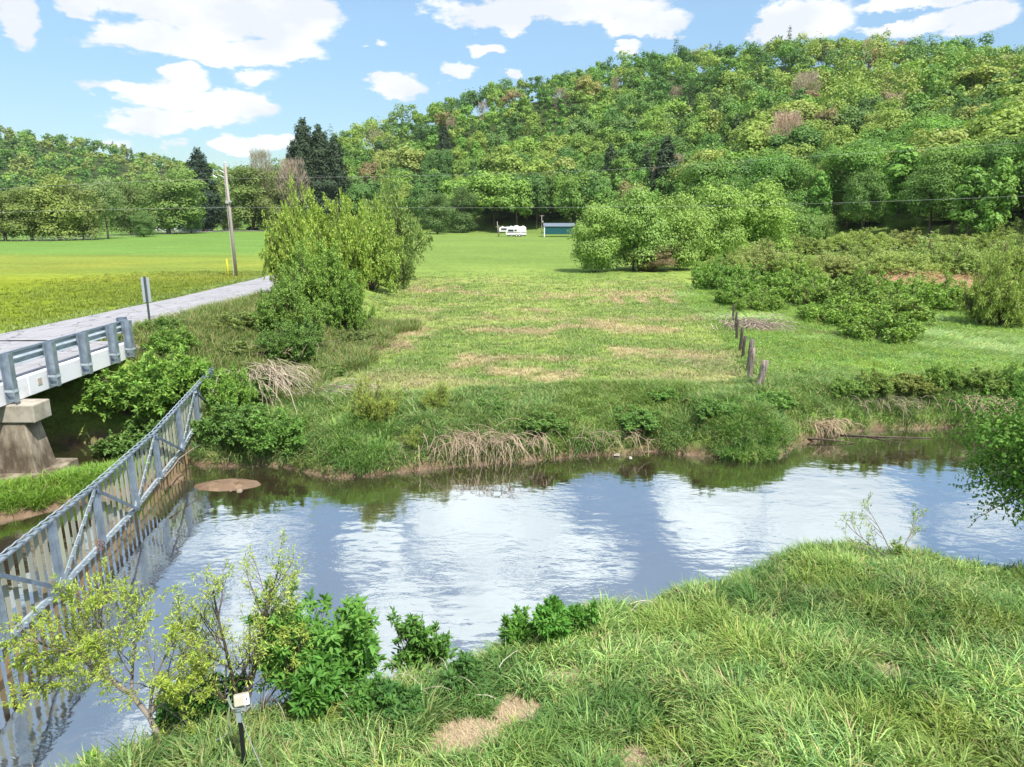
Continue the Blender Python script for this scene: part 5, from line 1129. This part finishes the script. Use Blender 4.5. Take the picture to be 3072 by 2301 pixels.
def gradecol(rng, n, base, tip, k, per_t, dry=.08, dcol=(.42, .34, .16)):
    c = np.array(base)+(np.array(tip)-np.array(base))*rng.random(n)[:, None]; tt = rng.uniform(.78, 1.25, (per_t, 1))*np.array((1, 1, 1)); yl = rng.normal(size=per_t)*.14
    c = c*tt[k]*np.stack([1+yl[k], 1+.3*yl[k], 1-.4*yl[k]], -1); d = rng.random(n) < dry; c[d] = np.array(dcol)*rng.uniform(.7, 1.2, (d.sum(), 1)); return c
# near bank
rng = np.random.default_rng(90); nt_ = 4700
tx = rng.uniform(-8.5, 19, nt_*3); ty = rng.uniform(3.6, 15.2, nt_*3); d = wdist(tx, ty); vis = (np.abs(tx) < .80*ty+4.5) & (d > .08) & (pmask(tx, ty, .45) < .2) & (ty < 15.5) & (tx > -9)
tx, ty = tx[vis], ty[vis]; tx, ty = tx[:nt_], ty[:nt_]
X_, Y_, a, k = tufts(rng, tx, ty, 62, .15)
n = len(X_); Zb = ter(X_, Y_)-.01; size = (.14+.42*fbm(tx, ty, .9, 95))*rng.uniform(.75, 1.25, len(tx)); hd = 6.283*fbm(tx, ty, 3.2, 96)*1.6
head = np.arctan2(np.sin(a)+np.sin(hd[k])*.55, np.cos(a)+np.cos(hd[k])*.55)+rng.normal(size=n)*.35
g1 = np.array((.05, .14, .015)); g2 = np.array((.38, .55, .14)); mixc = fbm(tx, ty, 1.6, 97)[k][:, None]
col_ = gradecol(rng, n, g1, g2, k, len(tx), .10)*(.40+1.2*mixc)*np.array((1, 1, 1)); yy_z = sst(.55, .75, fbm(tx, ty, 1.2, 98))[k][:, None]; col_ = col_*(1-.5*yy_z)+np.array((.27, .37, .02))*.5*yy_z*rng.uniform(.7, 1.2, (n, 1))
dk = sst(.56, .70, fbm(tx, ty, .8, 99))[k][:, None]*.7; col_ = col_*(1-dk)+np.array((.055, .17, .025))*dk*rng.uniform(.6, 1.7, (n, 1)); edgeg = (sst(1.0, .2, wdist(tx, ty))*sst(7.6, 9, tx))[k][:, None]; col_ = col_*(1-edgeg)+np.array((.06, .17, .02))*edgeg*rng.uniform(.7, 1.3, (n, 1))
blades('bank_grass', np.stack([X_, Y_, Zb], -1), head, size[k]*rng.uniform(.55, 1.25, n), rng.uniform(.010, .023, n), rng.uniform(.05, .75, n), rng.uniform(.4, 2.2, n), col_, None, 'long lush grass bent in tufts over the near bank', 'grass')
# straw on the bare patches
Xs, Ys = [], []
for (a0, b0, ra, rb_) in PATCH:
    m_ = int(9000*ra*rb_/.18); q = rng.random(m_)*6.283; r = np.sqrt(rng.random(m_))*1.15; Xs.append(a0+r*ra*np.cos(q)); Ys.append(b0+r*rb_*np.sin(q))
Xs, Ys = np.concatenate(Xs), np.concatenate(Ys); n = len(Xs)
blades('straw', np.stack([Xs, Ys, ter(Xs, Ys)+.005], -1), rng.random(n)*6.283, rng.uniform(.05, .16, n), rng.uniform(.004, .008, n), rng.uniform(1.15, 1.6, n), rng.uniform(-.2, .3, n), np.array((.50, .38, .23))*rng.uniform(.6, 1.3, (n, 1)), M_DRY, 'flattened pale straw lying on the bare patches of the near bank', 'straw')
# far bank long grass
def zone(nt_, x0, x1, y0, y1, cond, seed):
    r = np.random.default_rng(seed); x = r.uniform(x0, x1, nt_*6); y = r.uniform(y0, y1, nt_*6); ok = cond(x, y) & (np.abs(x) < .78*y+6); x, y = x[ok][:nt_], y[ok][:nt_]; return x, y
tx, ty = zone(4100, -11, 25, 17.4, 26.5, lambda x, y: (wdist(x, y) > .12) & (wdist(x, y) < 3.4+1.2*fbm(x, y, 2, 40)), 31)
X_, Y_, a, k = tufts(rng, tx, ty, 40, .22); n = len(X_); dd_ = wdist(tx, ty)
size = (.12+.55*fbm(tx, ty, .9, 41)**1.5)*np.interp(dd_, [0, .6, 4], [1.25, 1.15, .7]); lean_to = np.arctan2(-1., .0)
head = np.arctan2(np.sin(a)-.35, np.cos(a)); c = gradecol(rng, n, (.07, .18, .03), (.30, .44, .11), k, len(tx), .10); gg = sst(.5, .7, fbm(tx, ty, 2.5, 42))[k][:, None]; c = c*(1-.5*gg)+np.array((.20, .30, .03))*.5*gg*rng.uniform(.7, 1.2, (n, 1))
blades('bank_grass', np.stack([X_, Y_, ter(X_, Y_)-.02], -1), head, size[k]*rng.uniform(.55, 1.25, n), rng.uniform(.012, .026, n), rng.uniform(.1, .7, n), rng.uniform(.6, 1.8, n), c, None, 'tall dark green grass hanging down the far creek bank', 'grass')
# tall sedge clump by the drift log, and grass on the spit
def clumpgrass(cx, cy, rad, nt2, L, base, tip, label, seed, name='sedge'):
    r = np.random.default_rng(seed); q = r.random(nt2)*6.283; s = np.sqrt(r.random(nt2))*rad; tx = cx+s*np.cos(q); ty = cy+s*np.sin(q); X_, Y_, a, k = tufts(r, tx, ty, 60, .16); n = len(X_)
    c = gradecol(r, n, base, tip, k, nt2, .05)
    return blades(name, np.stack([X_, Y_, np.maximum(ter(X_, Y_), .0)-.01], -1), np.arctan2(np.sin(a)-.3, np.cos(a)), L*r.uniform(.5, 1.2, n), r.uniform(.012, .022, n), r.uniform(.1, .6, n), r.uniform(.6, 1.7, n), c, None, label, 'grass')
clumpgrass(7.5, 22.0, 1.2, 60, .6, (.06, .17, .02), (.24, .42, .07), 'tall arching sedge around the drift log on the far bank', 61)
clumpgrass(-4.6, 20.6, 1.0, 55, .6, (.07, .19, .02), (.28, .46, .09), 'tall arching sedge right of the gravel bar', 62)
tx, ty = zone(420, -17.5, -10.4, 15.2, 20, lambda x, y: ter(x, y) > .12, 33)
X_, Y_, a, k = tufts(rng, tx, ty, 70, .2); n = len(X_)
blades('spit_grass', np.stack([X_, Y_, ter(X_, Y_)-.01], -1), a, rng.uniform(.2, .5, n), rng.uniform(.012, .022, n), rng.uniform(.1, .7, n), rng.uniform(.5, 1.5, n), gradecol(rng, n, (.12, .27, .015), (.27, .44, .03), k, len(tx), .03), None, 'bright green grass on the spit between bridge pier and gate', 'grass')
# mown hay field
tx, ty = zone(15500, -10, 18, 23.5, 80, lambda x, y: (wdist(x, y) > 2.6) & (np.random.default_rng(4).random(len(x)) < sst(82, 52, y)) & (x > road_xc(y)+RW+4) & (x < 10.6+.13*(y-24)) & (np.random.default_rng(3).random(len(x)) < np.clip(30/np.maximum(y, 1), .25, 1)**1.2), 34)
X_, Y_, a, k = tufts(rng, tx, ty, 12, .25); n = len(X_); gc = gcol(tx, ty)[k]
blades('field_grass', np.stack([X_, Y_, ter(X_, Y_)-.01], -1), a, rng.uniform(.07, .22, n)*np.interp(Y_, [24, 60], [1, 1.3]), rng.uniform(.014, .03, n)*np.interp(Y_, [24, 60], [.9, 1.8]), rng.uniform(.2, 1.1, n), rng.uniform(.3, 1.2, n), np.where(rng.random((n, 1)) < .07, np.array((.42, .34, .19)), gc*np.array((1.1, 1.05, 1.2)))*rng.uniform(.75, 1.5, (n, 1)), None, 'short mown grass and hay stubble in the middle field', 'grass')
# meadow
tx, ty = zone(12500, 9.4, 50, 22.5, 58, lambda x, y: (wdist(x, y) > 1.0) & (x > 9.2+.12*(y-24)) & (np.random.default_rng(5).random(len(x)) < np.clip(32/np.maximum(y, 1), .3, 1)), 35)
X_, Y_, a, k = tufts(rng, tx, ty, 24, .30); n = len(X_); hd = 6.283*fbm(tx, ty, 5, 43)*1.3; head = np.arctan2(np.sin(a)*.6+np.sin(hd[k]), np.cos(a)*.6+np.cos(hd[k]))
gc = gradecol(rng, n, (.22, .36, .07), (.46, .62, .22), k, len(tx), .05)*(.78+.44*fbm(tx, ty, 2.2, 44)[k][:, None])
blades('meadow_grass', np.stack([X_, Y_, ter(X_, Y_)-.02], -1), head, (.22+.30*fbm(tx, ty, 1.5, 45))[k]*rng.uniform(.6, 1.2, n), rng.uniform(.014, .028, n)*np.interp(Y_, [24, 60], [1, 1.7]), rng.uniform(.3, .9, n), rng.uniform(.5, 1.6, n), gc, None, 'pale lush windblown grass in the meadow right of the old posts', 'grass')
# embankment and verge grass
tx, ty = zone(5200, -15.5, -3.2, 23.2, 44, lambda x, y: (wdist(x, y) > 2.0) & (x > road_xc(y)+RW+.15) & (x < road_xc(y)+RW+9.5+3*(fbm(x, y, 2, 46)-.9)) & (y < 43-6*fbm(x, y, 3, 47)), 36)
X_, Y_, a, k = tufts(rng, tx, ty, 22, .25); n = len(X_)
blades('verge_grass', np.stack([X_, Y_, ter(X_, Y_)-.02], -1), a, rng.uniform(.2, .6, n), rng.uniform(.014, .026, n), rng.uniform(.05, .6, n), rng.uniform(.3, 1.2, n), gradecol(rng, n, (.09, .17, .025), (.22, .30, .06), k, len(tx), .22), None, 'rough mixed grass on the road embankment', 'grass')
tx, ty = zone(4200, -44, -17.6, 25, 64, lambda x, y: (x < road_xc(y)-RW-.12) & (x > road_xc(y)-RW-1.2-16*np.random.default_rng(8).random(len(x))**2), 37)
X_, Y_, a, k = tufts(rng, tx, ty, 16, .25); n = len(X_)
blades('pasture_grass', np.stack([X_, Y_, ter(X_, Y_)-.01], -1), a, rng.uniform(.08, .26, n), rng.uniform(.016, .032, n), rng.uniform(.1, .8, n), rng.uniform(.3, 1.2, n), gcol(tx, ty)[k]*rng.uniform(.7, 1.4, (n, 1)), None, 'yellow green pasture grass along the left side of the road', 'grass')
# ---------------------------------------------------------------- dead brush
def brush(cx, cy, cz, n, L, spread, hdir, label, seed, r=.010, col=(.42, .31, .21), wx=.6, wy=.3, name='dead_brush'):
    rg2 = np.random.default_rng(seed); b = MB(); cl_ = []
    for i in range(n):
        p = np.array((cx+rg2.normal()*wx, cy+rg2.normal()*wy, cz+rg2.uniform(-.15, .15))); a = hdir+rg2.normal()*spread; up = rg2.uniform(.1, .9); l = L*rg2.uniform(.4, 1.2)
        d = np.array((math.cos(a), math.sin(a), up)); pts = [p]
        for q in range(6): d = unit(d+np.array((0, 0, -.32))+rg2.normal(size=3)*.16); pts.append(pts[-1]+d*l/6)
        pts = np.array(pts); pts[:, 2] = np.maximum(pts[:, 2], np.maximum(ter(pts[:, 0], pts[:, 1]), 0)+.015); nv = b.n; b.tube(pts, np.linspace(r, r*.4, 7)*rg2.uniform(.6, 1.3), 3, False); cl_ += [np.array(col)*rg2.uniform(.6, 1.35)]*(6*3)
    o = mk(name, np.vstack(b.v), np.vstack(b.f4), M_DRY, None, {'col': ('FACE', np.array(cl_))}); return tag(o, label, 'brush', kind='stuff')
brush(-1.2, 21.1, .75, 260, 1.3, .8, -1.5, 'tangle of bleached dead stems drooping into the creek at the far bank', 1, wx=1.0)
brush(-2.6, 20.9, .5, 130, .8, 1.0, -1.6, 'smaller tan tangle of dead stems left of the big one', 2, wx=.7, r=.008)
brush(.3, 21.3, .6, 60, .9, .8, -1.4, 'few pale stems trailing at the waterline right of the tangle', 3, wx=.5)
brush(3.3, 22.0, .6, 90, .9, 1.0, -1.2, 'tan dead stems on the bank above the litter', 4, wx=.9, r=.008)
brush(10.5, 23.4, .5, 200, .6, 1.2, -1.6, 'bank of short straw coloured reeds at the waterline', 5, wx=.5, wy=.15, r=.012, col=(.50, .36, .23))
brush(-8.9, 24.6, 2.0, 230, 1.9, .5, -.9, 'bundle of long bleached reeds fallen down beside the gate end', 6, wx=.5, wy=.6, r=.012, col=(.46, .37, .27))
brush(-6.9, 24.4, 1.4, 190, 1.6, .45, -.25, 'sweep of flattened grey reeds lying above the bank', 7, wx=1.1, wy=.5, r=.010, col=(.40, .33, .25))
brush(-11.0, 28.5, 2.3, 160, .9, 2.5, 0, 'brownish dead weeds on the embankment', 8, wx=1.6, wy=1.0, r=.010, col=(.33, .24, .16))
brush(-7.0, 33, 1.4, 260, 1.0, 3, 0, 'brown dry weeds at the foot of the thicket', 9, wx=1.4, wy=1.6, r=.014, col=(.30, .20, .13))
brush(12.9, 38.5, 1.6, 260, 1.9, .7, -.3, 'pile of grey dead brush at the far end of the fence posts', 10, wx=.9, wy=.7, r=.018, col=(.40, .30, .26))
brush(17.5, 37.0, 1.3, 200, 1.2, 1.5, -1.5, 'reddish dry stems under the front bramble mounds', 11, wx=2.0, wy=.4, r=.014, col=(.34, .22, .16))
brush(13.2, 24.6, 1.0, 90, 1.0, .9, -1.5, 'bare stems dangling over the undercut bank', 12, wx=1.4, r=.009, col=(.36, .27, .2))
brush(17.0, 24.5, 1.0, 160, 1.0, .6, -1.5, 'hanging dead grass at the right end of the undercut bank', 13, wx=.5, r=.012, col=(.42, .33, .2))
brush(8.2, 29, 1.45, 260, .9, 2.5, -1, 'mat of dull dry weeds beside the pale fence posts', 14, wx=1.6, wy=.9, r=.009, col=(.36, .28, .19))
brush(-1.9, 8.9, 1.0, 26, .9, 2.5, 0, 'dead stalks poking from the near bank grass', 15, wx=.8, wy=.3, r=.007, col=(.5, .42, .34))
brush(1.9, 11.0, .9, 14, .8, 2.5, 1.5, 'thin bleached stalks at the water edge right of the dense bush', 16, wx=.3, wy=.2, r=.006, col=(.5, .42, .34))
# stones in the shallows
rg3 = np.random.default_rng(55); b = MB()
for i in range(260):
    t = rg3.uniform(0, 1); xx = rg3.uniform(-8, 18); yb = float(np.interp(xx, NF[:, 0], NF[:, 1])); yy2 = yb-abs(rg3.normal())*1.1-.1; s = rg3.uniform(.04, .13)
    z0 = float(min(ter(np.array([xx]), np.array([yy2]))[0], .0)); m = 6; a = np.arange(m)*2*math.pi/m; j = rg3.uniform(.75, 1.2, m)
    top2 = np.stack([xx+s*j*.6*np.cos(a), yy2+s*j*.6*np.sin(a), np.full(m, z0+s*.55)], -1); bot2 = np.stack([xx+s*j*np.cos(a), yy2+s*j*np.sin(a), np.full(m, z0-.02)], -1)
    V = np.vstack([top2, bot2, [(xx, yy2, z0+s*.62)]]); b.add(V, [(q, m+q, m+(q+1) % m, (q+1) % m) for q in range(m)], [(q, (q+1) % m, 2*m) for q in range(m)])
tag(b.build('creek_stones', M_STONE, smooth=True), 'flat brown stones scattered in the shallows along the far bank', 'stones', kind='stuff')

for g, a, b in (('olive willow mounds in the scrub', 'hazy olive green willow mound', 'in the scrub below the hill'), ('bramble mounds in the meadow', 'low dense green bramble mound', 'in the meadow behind the posts'), ('low scrub on the embankment', 'low mixed scrub', 'on the embankment below the road'), ('leafy clumps on the far bank', 'low dark green leafy clump', 'on the far bank slope')):
    rank_labels([(o, (a, b)) for o in C.objects if o.get('group') == g])

# ---------------------------------------------------------------- air
hz = mk('haze', [(-1500, -60, -1.6), (1500, -60, -1.6), (1500, 1500, -1.6), (-1500, 1500, -1.6), (-1500, -60, 260), (1500, -60, 260), (1500, 1500, 260), (-1500, 1500, 260)], np.array([(0,3,2,1),(4,5,6,7),(0,1,5,4),(1,2,6,5),(2,3,7,6),(3,0,4,7)]), None or bpy.data.materials.new('haze'))
m = hz.data.materials[0]; m.use_nodes = True; t = m.node_tree; t.nodes.clear()
pv = t.nodes.new('ShaderNodeVolumePrincipled'); pv.inputs['Color'].default_value = (.86, .92, 1, 1); pv.inputs['Density'].default_value = .00006; pv.inputs['Anisotropy'].default_value = .1
o = t.nodes.new('ShaderNodeOutputMaterial'); t.links.new(pv.outputs[0], o.inputs['Volume']); tag(hz, kind='stuff', label='pale air haze over the valley')
